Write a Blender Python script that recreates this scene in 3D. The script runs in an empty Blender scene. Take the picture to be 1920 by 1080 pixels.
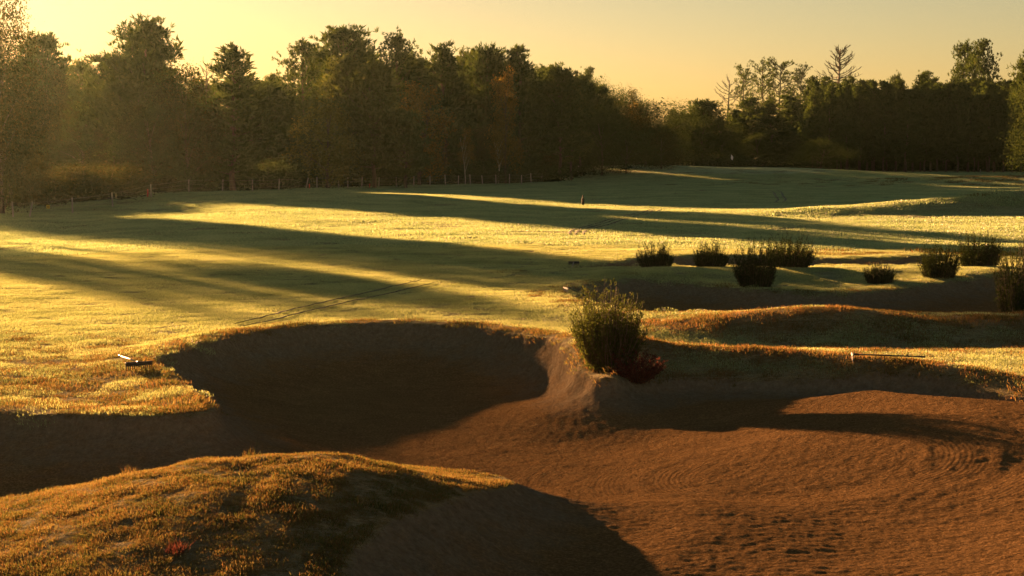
import bpy, math, random
import numpy as np
from mathutils import Vector, Matrix, Quaternion

R = math.radians
rng = np.random.default_rng(7)
rnd = random.Random(11)
scene = bpy.context.scene
COL = scene.collection

# ------------------------------------------------------------------ camera, sky, sun, exposure
CH = 5.0                      # camera height above the general lie of the land
F = 3000.0                    # focal length in photograph pixels (1920 wide)
PITCH = math.atan(270.0 / F)
cam_d = bpy.data.cameras.new("camera")
cam_d.sensor_width = 36.0
cam_d.lens = 36.0 * F / 1920.0
cam_d.clip_end = 3000.0
cam = bpy.data.objects.new("camera", cam_d)
cam.location = (0, 0, CH)
cam.rotation_euler = (math.pi / 2 - PITCH, 0, 0)
COL.objects.link(cam)
scene.camera = cam

SUN_AZ = R(-34.0)             # left of the view direction
SUN_EL = R(7.3)
SUN = Vector((math.sin(SUN_AZ) * math.cos(SUN_EL), math.cos(SUN_AZ) * math.cos(SUN_EL), math.sin(SUN_EL)))
world = bpy.data.worlds.new("World")
scene.world = world
world.use_nodes = True
wn = world.node_tree
sky = wn.nodes.new("ShaderNodeTexSky")
sky.sky_type = 'NISHITA'
sky.sun_disc = False
sky.sun_elevation = SUN_EL
sky.sun_rotation = SUN_AZ
sky.air_density = 1.0
sky.dust_density = 0.5
sky.ozone_density = 1.0
tint = wn.nodes.new("ShaderNodeMix")
tint.data_type = 'RGBA'
tint.blend_type = 'MULTIPLY'
tint.inputs["Factor"].default_value = 1.0
tint.inputs["B"].default_value = (0.292, 0.231, 0.182, 1)
bg = wn.nodes["Background"]
bg.inputs["Strength"].default_value = 0.05
wn.links.new(sky.outputs["Color"], tint.inputs["A"])
wn.links.new(tint.outputs["Result"], bg.inputs["Color"])

sun_d = bpy.data.lights.new("sun", 'SUN')
sun_d.energy = 5.0
sun_d.angle = R(0.53)
sun_d.color = (1.0, 0.47, 0.20)
sun_o = bpy.data.objects.new("sun", sun_d)
sun_o.rotation_euler = SUN.to_track_quat('Z', 'Y').to_euler()
sun_o.location = SUN * 200
COL.objects.link(sun_o)

scene.view_settings.view_transform = 'Standard'
scene.view_settings.look = 'None'
scene.view_settings.gamma = 1.0
scene.view_settings.use_curve_mapping = False
scene.view_settings.exposure = 3.15
scene.render.engine = 'CYCLES'
cy = scene.cycles
cy.max_bounces = 5
cy.diffuse_bounces = 2
cy.glossy_bounces = 1
cy.transmission_bounces = 3
cy.volume_bounces = 0
cy.use_denoising = True
cy.sample_clamp_indirect = 4.0

# ------------------------------------------------------------------ helpers
FWD = np.array([0, math.cos(PITCH), -math.sin(PITCH)])
UP = np.array([0, math.sin(PITCH), math.cos(PITCH)])


def ray(px, py):
    d = FWD + np.array([1, 0, 0]) * ((px - 960.0) / F) + UP * ((540.0 - py) / F)
    return d


def P(px, py, z=0.0):
    d = ray(px, py)
    t = (z - CH) / d[2]
    return d[0] * t, d[1] * t


def PD(px, py, D):
    d = ray(px, py)
    t = D / d[1]
    return d[0] * t, CH + d[2] * t


def tag(o, label=None, cat=None, group=None, kind=None):
    if label: o['label'] = label
    if cat: o['category'] = cat
    if group: o['group'] = group
    if kind: o['kind'] = kind
    return o


def empty(name, loc, rz=0.0, scale=(1, 1, 1)):
    o = bpy.data.objects.new(name, None)
    o.empty_display_size = 0.2
    o.location = loc
    o.rotation_euler = (0, 0, rz)
    o.scale = scale
    COL.objects.link(o)
    return o


def link(name, me, parent=None):
    o = bpy.data.objects.new(name, me)
    if parent is not None: o.parent = parent
    COL.objects.link(o)
    return o


def mesh_np(name, V, Fc, mat=None, smooth=False):
    """V (n,3), Fc (m,k) all faces with the same corner count"""
    me = bpy.data.meshes.new(name)
    V = np.asarray(V, dtype=np.float32)
    Fc = np.asarray(Fc, dtype=np.int32)
    k = Fc.shape[1]
    me.vertices.add(len(V))
    me.vertices.foreach_set('co', V.ravel())
    me.loops.add(Fc.size)
    me.loops.foreach_set('vertex_index', Fc.ravel())
    me.polygons.add(len(Fc))
    me.polygons.foreach_set('loop_start', np.arange(0, Fc.size, k, dtype=np.int32))
    me.update(calc_edges=True)
    if smooth:
        me.polygons.foreach_set('use_smooth', np.ones(len(Fc), dtype=bool))
    if mat: me.materials.append(mat)
    return me


class MB:
    """collects quads and triangles for one part"""
    def __init__(s): s.v = []; s.f = []

    def box(s, c, size, rot=None, bev=0.0):
        sx, sy, sz = [a / 2 for a in size]
        n = len(s.v)
        M = rot if rot is not None else Matrix.Identity(3)
        if bev > 0:
            b = bev
            pts = []
            for zz, q in ((-sz, b), (-sz + b, 0), (sz - b, 0), (sz, b)):
                ax, ay = sx - q, sy - q
                for (x, y) in ((-ax, -ay + b), (-ax + b, -ay), (ax - b, -ay), (ax, -ay + b), (ax, ay - b), (ax - b, ay), (-ax + b, ay), (-ax, ay - b)):
                    pts.append((x, y, zz))
            for p in pts: s.v.append(tuple(Vector(c) + M @ Vector(p)))
            for r in range(3):
                for i in range(8):
                    j = (i + 1) % 8
                    s.f.append((n + r * 8 + i, n + r * 8 + j, n + r * 8 + 8 + j, n + r * 8 + 8 + i))
            s.f.append(tuple(n + i for i in reversed(range(8))))
            s.f.append(tuple(n + 24 + i for i in range(8)))
            return
        for (x, y, z) in ((-1, -1, -1), (1, -1, -1), (1, 1, -1), (-1, 1, -1), (-1, -1, 1), (1, -1, 1), (1, 1, 1), (-1, 1, 1)):
            s.v.append(tuple(Vector(c) + M @ Vector((x * sx, y * sy, z * sz))))
        for f in ((0, 3, 2, 1), (4, 5, 6, 7), (0, 1, 5, 4), (1, 2, 6, 5), (2, 3, 7, 6), (3, 0, 4, 7)):
            s.f.append(tuple(n + i for i in f))

    def tube(s, pts, rad, sides=6, cap=True):
        pts = [Vector(p) for p in pts]
        if not hasattr(rad, '__len__'): rad = [rad] * len(pts)
        n0 = len(s.v)
        for i, p in enumerate(pts):
            d = (pts[min(i + 1, len(pts) - 1)] - pts[max(i - 1, 0)])
            if d.length < 1e-9: d = Vector((0, 0, 1))
            d.normalize()
            a = d.cross(Vector((1, 0, 0)) if abs(d.x) < 0.8 else Vector((0, 1, 0))).normalized()
            b = d.cross(a)
            for k in range(sides):
                t = 2 * math.pi * k / sides
                s.v.append(tuple(p + (a * math.cos(t) + b * math.sin(t)) * rad[i]))
        for i in range(len(pts) - 1):
            for k in range(sides):
                q = (k + 1) % sides
                s.f.append((n0 + i * sides + k, n0 + i * sides + q, n0 + (i + 1) * sides + q, n0 + (i + 1) * sides + k))
        if cap:
            s.f.append(tuple(n0 + k for k in reversed(range(sides))))
            s.f.append(tuple(n0 + (len(pts) - 1) * sides + k for k in range(sides)))

    def mesh(s, name, mat=None, smooth=False):
        me = bpy.data.meshes.new(name)
        me.from_pydata(s.v, [], s.f)
        if smooth:
            for p in me.polygons: p.use_smooth = True
        if mat: me.materials.append(mat)
        return me

    def build(s, name, mat, parent=None, smooth=False):
        return link(name, s.mesh(name, mat, smooth), parent)


# ------------------------------------------------------------------ numpy noise
_perm = rng.permutation(4096)
_ga = rng.random(4096) * 2 * np.pi
_gx, _gy = np.cos(_ga), np.sin(_ga)


def perlin(x, y):
    xi = np.floor(x).astype(np.int64); yi = np.floor(y).astype(np.int64)
    xf = x - xi; yf = y - yi
    u = xf * xf * xf * (xf * (xf * 6 - 15) + 10); v = yf * yf * yf * (yf * (yf * 6 - 15) + 10)

    def g(ix, iy, dx, dy):
        h = _perm[(_perm[ix & 4095] + iy) & 4095]
        return _gx[h] * dx + _gy[h] * dy
    a = g(xi, yi, xf, yf); b = g(xi + 1, yi, xf - 1, yf)
    c = g(xi, yi + 1, xf, yf - 1); d = g(xi + 1, yi + 1, xf - 1, yf - 1)
    return (a + u * (b - a)) + v * ((c + u * (d - c)) - (a + u * (b - a)))


def fbm(x, y, o=3):
    r = 0; a = 1.0; t = 0
    for i in range(o):
        r = r + a * perlin(x * 2 ** i + 17.3 * i, y * 2 ** i - 9.1 * i); t += a; a *= 0.5
    return r / t


def sstep(a, b, x):
    t = np.clip((x - a) / (b - a), 0, 1)
    return t * t * (3 - 2 * t)


def chaikin(p, n=2):
    p = np.asarray(p, float)
    for _ in range(n):
        q = np.roll(p, -1, axis=0)
        p = np.stack([p * .75 + q * .25, p * .25 + q * .75], 1).reshape(-1, 2)
    return p


def poly_sdf(poly, x, y):
    """positive inside"""
    sh = x.shape
    x = x.ravel(); y = y.ravel()
    x0, y0 = poly.min(0) - 12; x1, y1 = poly.max(0) + 12
    out = np.full(x.shape, -12.0)
    m = (x > x0) & (x < x1) & (y > y0) & (y < y1)
    px = x[m]; py = y[m]
    d2 = np.full(px.shape, 1e9); ins = np.zeros(px.shape, bool)
    n = len(poly)
    for i in range(n):
        ax, ay = poly[i]; bx, by = poly[(i + 1) % n]
        ex, ey = bx - ax, by - ay
        t = np.clip(((px - ax) * ex + (py - ay) * ey) / (ex * ex + ey * ey + 1e-12), 0, 1)
        dx = px - ax - t * ex; dy = py - ay - t * ey
        d2 = np.minimum(d2, dx * dx + dy * dy)
        c = ((ay > py) != (by > py)) & (px < (bx - ax) * (py - ay) / (by - ay + 1e-12) + ax)
        ins ^= c
    d = np.sqrt(d2)
    out[m] = np.where(ins, d, -d)
    return out.reshape(sh)


# ------------------------------------------------------------------ lie of the land
def poly(pts): return chaikin([P(*p) for p in pts], 2)


BUNK_MAIN = chaikin([P(*p) for p in (
    (292, 690, -.05), (318, 672, 0.05), (360, 652, .1), (420, 635, .12), (500, 621, .15), (600, 610, .15), (720, 606, .15), (860, 611, .15),
    (960, 628, .12), (1034, 646, .05), (1072, 684, -.12), (1108, 722, -.25), (1150, 732, -.3), (1202, 710, -.2),
    (1300, 696, -.1), (1400, 700, -.1), (1600, 704, -.1), (1700, 706, -.08), (1790, 716, -.06), (1870, 732, -.05), (1960, 742, -.05),
    (2130, 752, -.05), (2300, 800, -.05), (2360, 950, -.1))] + [(8.5, 16.0), (5.0, 13.2), (1.5, 13.0), (-0.9, 14.6)] + [P(*p) for p in (
    (640, 1085, .20), (700, 1042, .17), (790, 1004, .08), (900, 966, -.04), (985, 936, -.18))] + [
    (-0.5, 23.9), (-2.0, 24.0), (-4.2, 23.4), (-6.4, 22.2), (-9, 20.8), (-13, 19.8), (-15.5, 22), (-14, 27.0)] + [P(*p) for p in (
    (-120, 778, -.05), (0, 786, -.05), (150, 800, -.08), (290, 808, -.1), (385, 806, -.12), (408, 788, -.1), (372, 752, -.08), (325, 716, -.06))], 2)
BUNK_MID = chaikin([P(*p) for p in ((1062, 548, 0), (1100, 538, 0), (1200, 530, 0), (1330, 540, 0), (1450, 552, 0), (1560, 556, 0), (1680, 546, 0), (1780, 534, 0),
                                    (1900, 528, 0), (2000, 540, 0))] + [(17, 45.6), (12, 46.0), (8, 46.2), (5, 46.2), (3.4, 47.0), (2.2, 50.5)], 2)
BUNK_FAR = chaikin([P(*p) for p in ((945, 516, 0), (1050, 504, 0), (1130, 494, 0), (1220, 484, 0), (1330, 480, 0), (1450, 481, 0), (1560, 488, 0), (1660, 487, 0), (1735, 482, 0), (1800, 484, 0))]
                   + [(17.0, 64.5), (13, 64.0), (8.5, 64.2), (5, 64.3), (2.5, 63.6)], 2)
BUNK_GREEN = chaikin([(34, 222), (38, 219.5), (44, 220), (47, 223), (44, 226.5), (38, 227)], 2)
BUNK_SIDE = chaikin([(33, 108.6), (37, 107.4), (43, 107.0), (48, 107.5), (48, 110.5), (42, 110.6), (36, 110.2)], 2)
GREEN = chaikin([(12, 238), (24, 232), (38, 233), (50, 240), (50, 258), (38, 268), (22, 268), (12, 256)], 2)


def land(x, y):
    """height of the turf, and masks"""
    r = np.hypot(x, y)
    z = 0.34 * fbm(x / 26 + 3.1, y / 26 + 8.2, 3) * sstep(52, 95, r)
    z = z + 0.10 * fbm(x / 9 + 1.7, y / 9 + 2.2, 2) * sstep(38, 60, r)
    z = z + 0.05 * fbm(x / 5, y / 5, 2) * sstep(12, 30, r)
    z = z + 0.034 * fbm(x / 1.1 + 5, y / .6, 2) * sstep(24, 30, r) * (1 - sstep(80, 110, r)) + 0.045 * fbm(x / 2.6, y / 2.6 + 3, 2) * sstep(40, 70, r)
    z = z - 0.55 * sstep(-14, -34, x) * sstep(55, 80, y) * (1 - sstep(120, 160, y))
    # knoll the camera stands on
    z = z + 3.2 * np.exp(-(r / 5.0) ** 2)
    # foreground mound
    mx = np.where(x < -3.1, (x + 3.1) / 3.4, (x + 3.1) / 2.55)
    yc = 21.4 + .22 * np.clip(x + 3.1, -8, 0)
    my = np.where(y < yc, (y - yc) / 5.1, (y - yc) / 1.9)
    mw = np.exp(-(np.abs(mx) ** 2.4) - np.abs(my) ** 2)
    z = z + (.76 + .10 * fbm(x / .8, y / .8, 3)) * mw
    # orange ridge in front of the middle bunker
    wx = sstep(2.0, 8.5, x) * (1 - 0.50 * sstep(8.8, 12.0, x)) * (1 - sstep(20, 30, x))
    z = z - 0.20 * sstep(2.5, 6, x) * np.exp(-((y - 40.8) / 1.6) ** 2)
    z = z + (0.52 + 0.10 * fbm(x / 2.2, y / 2.2, 2)) * wx * np.exp(-((y - 43.6) / 1.7) ** 2)
    z = z + .30 * np.exp(-((x - 2.3) / 1.2) ** 2 - ((y - 38.6) / 1.6) ** 2)
    yc = 38.1 - .2 * (x - 3) - .07 * np.clip(x - 4, 0, 8) ** 2
    wl = sstep(1.8, 3.4, x) * (1 - sstep(9.5, 12, x))
    z = z + wl * (.20 * np.exp(-((y - yc) / np.where(y < yc, .8, 1.1)) ** 2) - .24 * sstep(.2, 2.4, yc - y) * sstep(-7, -4, y - yc))
    z = z - .26 * np.exp(-((x - 1.7) / 1.1) ** 2 - ((y - 35.0) / 1.4) ** 2)
    # turf tongue between the middle and the far bunkers
    wt = sstep(1.0, 6.0, x) * (1 - sstep(18, 26, x))
    z = z + 0.36 * wt * np.exp(-((y - 59.8) / 2.3) ** 2)
    # right-hand hummock
    z = z + 2.05 * np.exp(-((x - 42) / 10.5) ** 2 - (np.where(y < 114, (y - 114) / 2.6, (y - 114) / 9.0)) ** 2)
    z = z + 0.60 * np.exp(-((x - 27) / 8) ** 2 - (np.where(y < 112, (y - 112) / 2.4, (y - 112) / 8)) ** 2)
    # heath bank further right
    z = z + 0.9 * np.exp(-((x - 66) / 22) ** 2 - ((y - 205) / 9) ** 2)
    # raised green and its apron
    rr = np.hypot((x - 30) / 40.0, (y - 256) / 34.0)
    z = z + 1.15 * (1 - sstep(0.35, 1.05, rr))
    rr = np.hypot((x - 15) / 24.0, (y - 262) / 26.0)
    z = z + 0.35 * (1 - sstep(0.2, 1.0, rr))
    # swell of the left fairway in front of the fence
    z = z + 0.55 * np.exp(-((x + 24) / 16) ** 2 - ((y - 146) / 16) ** 2)
    return z


def terrain(x, y):
    z = land(x, y)
    sand = np.full(x.shape, -12.0)
    which = np.full(x.shape, -1)
    for k, (pl, depth, wall, lip) in enumerate(((BUNK_MAIN, .98, 3.6, .20), (BUNK_MID, .62, 2.6, .10), (BUNK_FAR, .5, 2.2, .10), (BUNK_GREEN, .8, 2.5, .2), (BUNK_SIDE, .5, 1.0, .0))):
        d = poly_sdf(pl, x, y)
        d = d + 0.12 * fbm(x * 1.3 + 5 * k, y * 1.3, 4) * np.exp(-(d / 1.0) ** 2) * (1.8 if k == 0 else 1.2)
        if lip > 0:
            far = sstep(23, 28, y) if k == 0 else 1.0
            if k == 0: far = far * (1 - sstep(2.0, 3.4, x)) * (1 - .75 * np.exp(-((x + 9.5) / 3) ** 2 - ((y - 32) / 4.5) ** 2)) * (1 - .7 * sstep(8, 11, x))
            z = z + lip * far * np.exp(-((d + 0.5) / 1.0) ** 2) * (d <= 0) + lip * far * np.exp(-(0.5) ** 2) * np.exp(-(d / .35) ** 2) * (d > 0)
        if k == 0:
            depth = 1.0 - .36 * sstep(1.5, 5.5, x) * sstep(24, 29, y)
            wall = 3.6 + 1.4 * sstep(25.5, 23, y) - 2.9 * np.exp(-((x - 1.2) / 1.7) ** 2 - ((y - 38.0) / 3.0) ** 2)
        ins = np.clip(d, 0, None)
        edge = 0.17 * sstep(0.0, 0.20, ins) * (1 - .75 * sstep(25.5, 23.5, y))
        bowl = (depth - .17) * (1 - (1 - np.clip(ins / wall, 0, 1)) ** 1.9)
        # land's own shape is flattened towards the floor
        base = z
        zf = base * (1 - sstep(0, 2.5, ins)) - edge - bowl
        if k == 0: zf = zf + .046 * np.clip(33 - y, 0, 14) * sstep(-2, 4, x) * sstep(.5, 3, ins) + .62 * sstep(3.6, 9.0, x) * sstep(22, 26, y) * sstep(.3, 2.5, ins)
        z = np.where(d > 0, zf, z)
        sand = np.where(d > sand, d, sand)
        which = np.where(d > 0, k, which)
    return z, sand, which


def gz(x, y):
    z, _, _ = terrain(np.array([float(x)]), np.array([float(y)]))
    return float(z[0])


def rough_mask(x, y, sand, k_noise=True):
    """0 mown and dewy .. 1 dry orange heath grass"""
    m = np.zeros(x.shape)
    near = np.exp(-(np.clip(-sand, 0, None) / .95) ** 2)
    m = np.maximum(m, near * sstep(66, 40, y) * .9)
    m = np.maximum(m, .62 * sstep(45, 34, y) * sstep(-3, -7, x))
    m = np.maximum(m, sstep(27, 24, y))                                        # foreground mound
    m = np.maximum(m, sstep(2, 5, x) * np.exp(-((y - 43.3) / 1.5) ** 2) * 1.1)     # ridge
    m = np.maximum(m, sstep(10, 14, x) * sstep(31, 33, y) * sstep(45, 42, y) * .75)
    m = np.maximum(m, .5 * sstep(3, 6, x) * np.exp(-((y - 40) / 3) ** 2))
    m = np.maximum(m, .75 * np.exp(-((y - 74.5 + .1 * x) / 2.0) ** 2) * sstep(9, 13, x))
    m = np.maximum(m, .9 * np.exp(-((x - 70) / 26) ** 2 - ((y - 203) / 10) ** 2))
    m = np.maximum(m, .5 * np.exp(-((x - 44) / 12) ** 2 - ((y - 118) / 6) ** 2))
    yc = 38.1 - .2 * (x - 3) - .07 * np.clip(x - 4, 0, 8) ** 2
    m = np.maximum(m, .95 * sstep(1.4, 2.6, x) * (1 - sstep(11, 14, x)) * np.exp(-((y - yc) / 1.2) ** 2))
    n = fbm(x / 1.7, y / 1.7, 3)
    return np.clip(m + .9 * n * (m > .04) * (1 - np.abs(2 * m - 1) * .5), 0, 1)


# loop raked into the sand by the machine
LOOP_C = P(1530, 935, -.95)


def rake_rings(x, y):
    """distance from the spine of the raked loop, and how strongly the tines show"""
    ax, ay = (x - LOOP_C[0]), (y - LOOP_C[1]) / 1.2
    qx = np.clip(ax, -0.9, 0.9)
    d = np.hypot(ax - qx, ay) + .10 * fbm(x / 1.6, y / 1.6, 2)
    w = np.exp(-((d - 1.5) / .42) ** 2) + .7 * np.exp(-((d - 2.7) / .35) ** 2) + .5 * np.exp(-((d - .5) / .25) ** 2) + .5 * np.exp(-((d - 4.2) / .5) ** 2)
    w = w * np.clip(.75 + 1.2 * fbm(x / .9 + 4, y / .9, 3), 0, 1.3)
    soft = .020 * (np.exp(-((d - 2.05) / .13) ** 2) + .8 * np.exp(-((d - .95) / .10) ** 2) + .7 * np.exp(-((d - 3.3) / .16) ** 2))
    return d, w, soft * np.clip(.6 + fbm(x / 1.3, y / 1.3 + 7, 2), 0, 1.2)


# ------------------------------------------------------------------ materials
def nmat(name):
    m = bpy.data.materials.new(name)
    m.use_nodes = True
    nt = m.node_tree
    for n in list(nt.nodes): nt.nodes.remove(n)
    out = nt.nodes.new("ShaderNodeOutputMaterial")
    return m, nt, out


class NT:
    def __init__(s, nt): s.nt = nt

    def new(s, t, **kw):
        n = s.nt.nodes.new(t)
        for k, v in kw.items():
            setattr(n, k, v)
        return n

    def l(s, a, b): s.nt.links.new(a, b)

    def noise(s, vec, scale, detail=4, rough=.55):
        n = s.new("ShaderNodeTexNoise")
        n.inputs["Scale"].default_value = scale
        n.inputs["Detail"].default_value = detail
        n.inputs["Roughness"].default_value = rough
        if vec is not None: s.l(vec, n.inputs["Vector"])
        return n.outputs["Fac"]

    def ramp(s, fac, stops):
        n = s.new("ShaderNodeValToRGB")
        e = n.color_ramp.elements
        while len(e) < len(stops): e.new(.5)
        for i, (p, c) in enumerate(stops):
            e[i].position = p
            e[i].color = (c[0], c[1], c[2], 1) if hasattr(c, '__len__') else (c, c, c, 1)
        s.l(fac, n.inputs["Fac"])
        return n.outputs["Color"]

    def mix(s, fac, a, b, mode='MIX'):
        n = s.new("ShaderNodeMix", data_type='RGBA', blend_type=mode)
        for sock, v in (("Factor", fac), ("A", a), ("B", b)):
            if hasattr(v, 'links') or isinstance(v, bpy.types.NodeSocket): s.l(v, n.inputs[sock])
            elif sock == "Factor": n.inputs[sock].default_value = v
            else: n.inputs[sock].default_value = (v[0], v[1], v[2], 1)
        return n.outputs["Result"]

    def math(s, op, a, b=None, clamp=False):
        n = s.new("ShaderNodeMath", operation=op, use_clamp=clamp)
        for i, v in enumerate((a, b)):
            if v is None: continue
            if isinstance(v, bpy.types.NodeSocket): s.l(v, n.inputs[i])
            else: n.inputs[i].default_value = v
        return n.outputs[0]

    def attr(s, name):
        n = s.new("ShaderNodeAttribute", attribute_name=name)
        return n.outputs["Fac"]

    def pos(s, sc=(1, 1, 1), obj=False):
        if obj:
            g = s.new("ShaderNodeTexCoord").outputs["Object"]
        else:
            g = s.new("ShaderNodeNewGeometry").outputs["Position"]
        m = s.new("ShaderNodeMapping")
        m.inputs["Scale"].default_value = sc
        s.l(g, m.inputs["Vector"])
        return m.outputs["Vector"]

    def bump(s, h, strength, dist):
        b = s.new("ShaderNodeBump")
        b.inputs["Strength"].default_value = strength
        b.inputs["Distance"].default_value = dist
        s.l(h, b.inputs["Height"])
        return b.outputs["Normal"]

    def diffuse(s, col, nrm=None, rough=.6):
        n = s.new("ShaderNodeBsdfDiffuse")
        n.inputs["Roughness"].default_value = rough
        if isinstance(col, bpy.types.NodeSocket): s.l(col, n.inputs["Color"])
        else: n.inputs["Color"].default_value = (*col, 1)
        if nrm is not None: s.l(nrm, n.inputs["Normal"])
        return n.outputs[0]


def ground_material():
    m, nt, out = nmat("turf_and_sand")
    N = NT(nt)
    pos = N.pos()
    # turf under the blades
    n1 = N.noise(pos, .35, 5)
    n2 = N.noise(N.pos((.25, 1.0, 1)), 1.1, 4)
    n3 = N.noise(pos, 14, 5, .7)
    turf = N.ramp(n2, [(.3, (.060, .075, .026)), (.5, (.095, .115, .045)), (.7, (.14, .15, .07))])
    turf = N.mix(.5, turf, N.ramp(n3, [(.3, (.03, .04, .014)), (.7, (.16, .17, .08))]))
    heath = N.ramp(N.noise(pos, 6, 5, .7), [(.25, (.035, .028, .012)), (.45, (.10, .065, .025)), (.6, (.17, .10, .035)), (.75, (.09, .09, .03))])
    col_g = N.mix(N.attr("rough"), turf, heath)
    # sand
    s1 = N.noise(pos, .9, 6, .6)
    s2 = N.noise(pos, 22, 6, .7)
    s3 = N.noise(N.pos((.5, 1.6, 1)), 3.0, 5, .65)
    sand = N.ramp(s1, [(.3, (.19, .12, .05)), (.7, (.30, .188, .08))])
    sand = N.mix(.6, sand, N.ramp(s2, [(.36, (.045, .028, .012)), (.5, (.21, .13, .055)), (.66, (.58, .36, .155))]))  # contrasty speckle: light and dark of fine relief put into the colour
    sand = N.mix(.3, sand, N.ramp(s3, [(.35, (.11, .068, .028)), (.65, (.26, .16, .068))]))
    dry = N.math('SUBTRACT', 1.15, N.math('MULTIPLY', N.math('ADD', N.attr("sdist"), N.math('MULTIPLY', N.math('SUBTRACT', N.noise(N.pos((1, 1, 2.5)), 1.6, 5, .65), .5), 2.4)), .75), True)
    sand = N.mix(N.math('MULTIPLY', dry, .75), sand, N.ramp(N.noise(pos, 9, 5, .7), [(.3, (.13, .115, .08)), (.7, (.28, .25, .18))]))
    sf = N.attr("sand")
    bh = N.math('ADD', N.math('MULTIPLY', N.noise(pos, 7, 6, .72), 1.2), N.math('MULTIPLY', N.noise(pos, 34, 4, .7), .30))
    rs = N.math('MULTIPLY', N.math('SINE', N.math('MULTIPLY', N.attr("ring"), 2 * math.pi / .085)), N.attr("ringw"))
    bh = N.math('ADD', bh, N.math('MULTIPLY', N.noise(N.pos((.8, 1.3, 1)), 13, 3, .6), .9))
    bh = N.math('ADD', bh, N.math('MULTIPLY', rs, .15))
    nb = N.bump(bh, 1.0, .13)
    gb = N.math('ADD', N.noise(pos, 9, 5, .7), N.math('MULTIPLY', N.noise(N.pos((.5, 1.4, 1)), 2.2, 3), 1.5))
    ng = N.bump(gb, 1.0, .12)
    a = N.diffuse(col_g, ng, .8)
    sh = N.new("ShaderNodeBsdfSheen")
    sh.inputs["Roughness"].default_value = .45
    sh.inputs["Color"].default_value = (.30, .30, .20, 1)
    N.l(ng, sh.inputs["Normal"])
    ad = N.new("ShaderNodeAddShader")
    N.l(a, ad.inputs[0]); N.l(sh.outputs[0], ad.inputs[1])
    b = N.diffuse(sand, nb, .8)
    mx = N.new("ShaderNodeMixShader")
    edge = N.math('ADD', sf, N.math('MULTIPLY', N.math('SUBTRACT', N.noise(pos, 5, 4, .7), .5), .9), )
    edge = N.ramp(edge, [(.42, 0.0), (.58, 1.0)])
    N.l(edge, mx.inputs[0]); N.l(ad.outputs[0], mx.inputs[1]); N.l(b, mx.inputs[2])
    N.l(mx.outputs[0], out.inputs["Surface"])
    return m


def leaf_mat(name, stops, scale=.6, trans=.45, tcol=(1.3, 1.2, .6), obj=False, gloss=0.0):
    m, nt, out = nmat(name)
    N = NT(nt)
    n = N.noise(N.pos(obj=obj), scale, 3, .6)
    isl = N.new("ShaderNodeNewGeometry").outputs["Random Per Island"]
    f = N.math('ADD', N.math('MULTIPLY', n, .65), N.math('MULTIPLY', isl, .35))
    col = N.ramp(f, stops)
    d = N.diffuse(col, None, .3)
    t = N.new("ShaderNodeBsdfTranslucent")
    N.l(N.mix(1.0, col, tcol, 'MULTIPLY'), t.inputs["Color"])
    mx = N.new("ShaderNodeMixShader")
    mx.inputs[0].default_value = trans
    N.l(d, mx.inputs[1]); N.l(t.outputs[0], mx.inputs[2])
    last = mx.outputs[0]
    if gloss > 0:
        g = N.new("ShaderNodeBsdfGlossy")
        g.inputs["Roughness"].default_value = .45
        mg = N.new("ShaderNodeMixShader")
        mg.inputs[0].default_value = gloss
        N.l(last, mg.inputs[1]); N.l(g.outputs[0], mg.inputs[2])
        last = mg.outputs[0]
    N.l(last, out.inputs["Surface"])
    return m


def plain_mat(name, c1, c2, scale=8, rough=.6, stretch=(1, 1, 1), bump=.4, dist=.01):
    m, nt, out = nmat(name)
    N = NT(nt)
    n = N.noise(N.pos(stretch, obj=True), scale, 5, .65)
    b = N.new("ShaderNodeBsdfPrincipled")
    N.l(N.ramp(n, [(.3, c1), (.7, c2)]), b.inputs["Base Color"])
    b.inputs["Roughness"].default_value = rough
    N.l(N.bump(n, bump, dist), b.inputs["Normal"])
    N.l(b.outputs[0], out.inputs["Surface"])
    return m


M_GROUND = ground_material()
M_LAWN = leaf_mat("dewy_lawn_blades", [(.25, (.115, .165, .065)), (.45, (.25, .33, .14)), (.7, (.46, .53, .27))], 0.35, .45, (1.2, 1.12, .75), gloss=.05)
M_LAWNFAR = leaf_mat("pale_dewy_far_lawn", [(.25, (.11, .18, .085)), (.45, (.235, .345, .18)), (.7, (.38, .48, .27))], 0.22, .45, (1.2, 1.12, .75), gloss=.06)
M_GREENTURF = leaf_mat("pale_green_turf", [(.25, (.22, .33, .20)), (.5, (.36, .47, .30)), (.75, (.46, .56, .38))], 0.2, .4, (1.1, 1.1, .85), gloss=.06)
M_HEATH = leaf_mat("dry_heath_blades", [(.2, (.025, .042, .014)), (.36, (.065, .085, .026)), (.48, (.15, .145, .055)), (.58, (.14, .075, .034)), (.70, (.18, .155, .065)), (.82, (.30, .27, .13))], 1.3, .45, (1.2, 1.05, .7))
M_HEATHRED = leaf_mat("orange_heath_blades", [(.2, (.035, .05, .018)), (.38, (.09, .10, .034)), (.52, (.18, .135, .055)), (.66, (.19, .105, .05)), (.85, (.30, .25, .12))], 1.6, .45, (1.2, 1.0, .7))
M_PINE = leaf_mat("pine_needles", [(.25, (.022, .042, .015)), (.6, (.042, .068, .023)), (.8, (.075, .095, .034))], .5, .38, obj=True)
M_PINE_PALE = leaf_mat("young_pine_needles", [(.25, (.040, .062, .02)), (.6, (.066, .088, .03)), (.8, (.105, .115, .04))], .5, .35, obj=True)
M_OAK = leaf_mat("oak_leaves", [(.25, (.018, .030, .009)), (.5, (.032, .042, .014)), (.75, (.085, .066, .02))], .5, .35, obj=True)
M_GOLD = leaf_mat("golden_leaves", [(.25, (.07, .06, .02)), (.5, (.14, .11, .03)), (.75, (.26, .16, .04))], .6, .5, obj=True)
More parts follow.
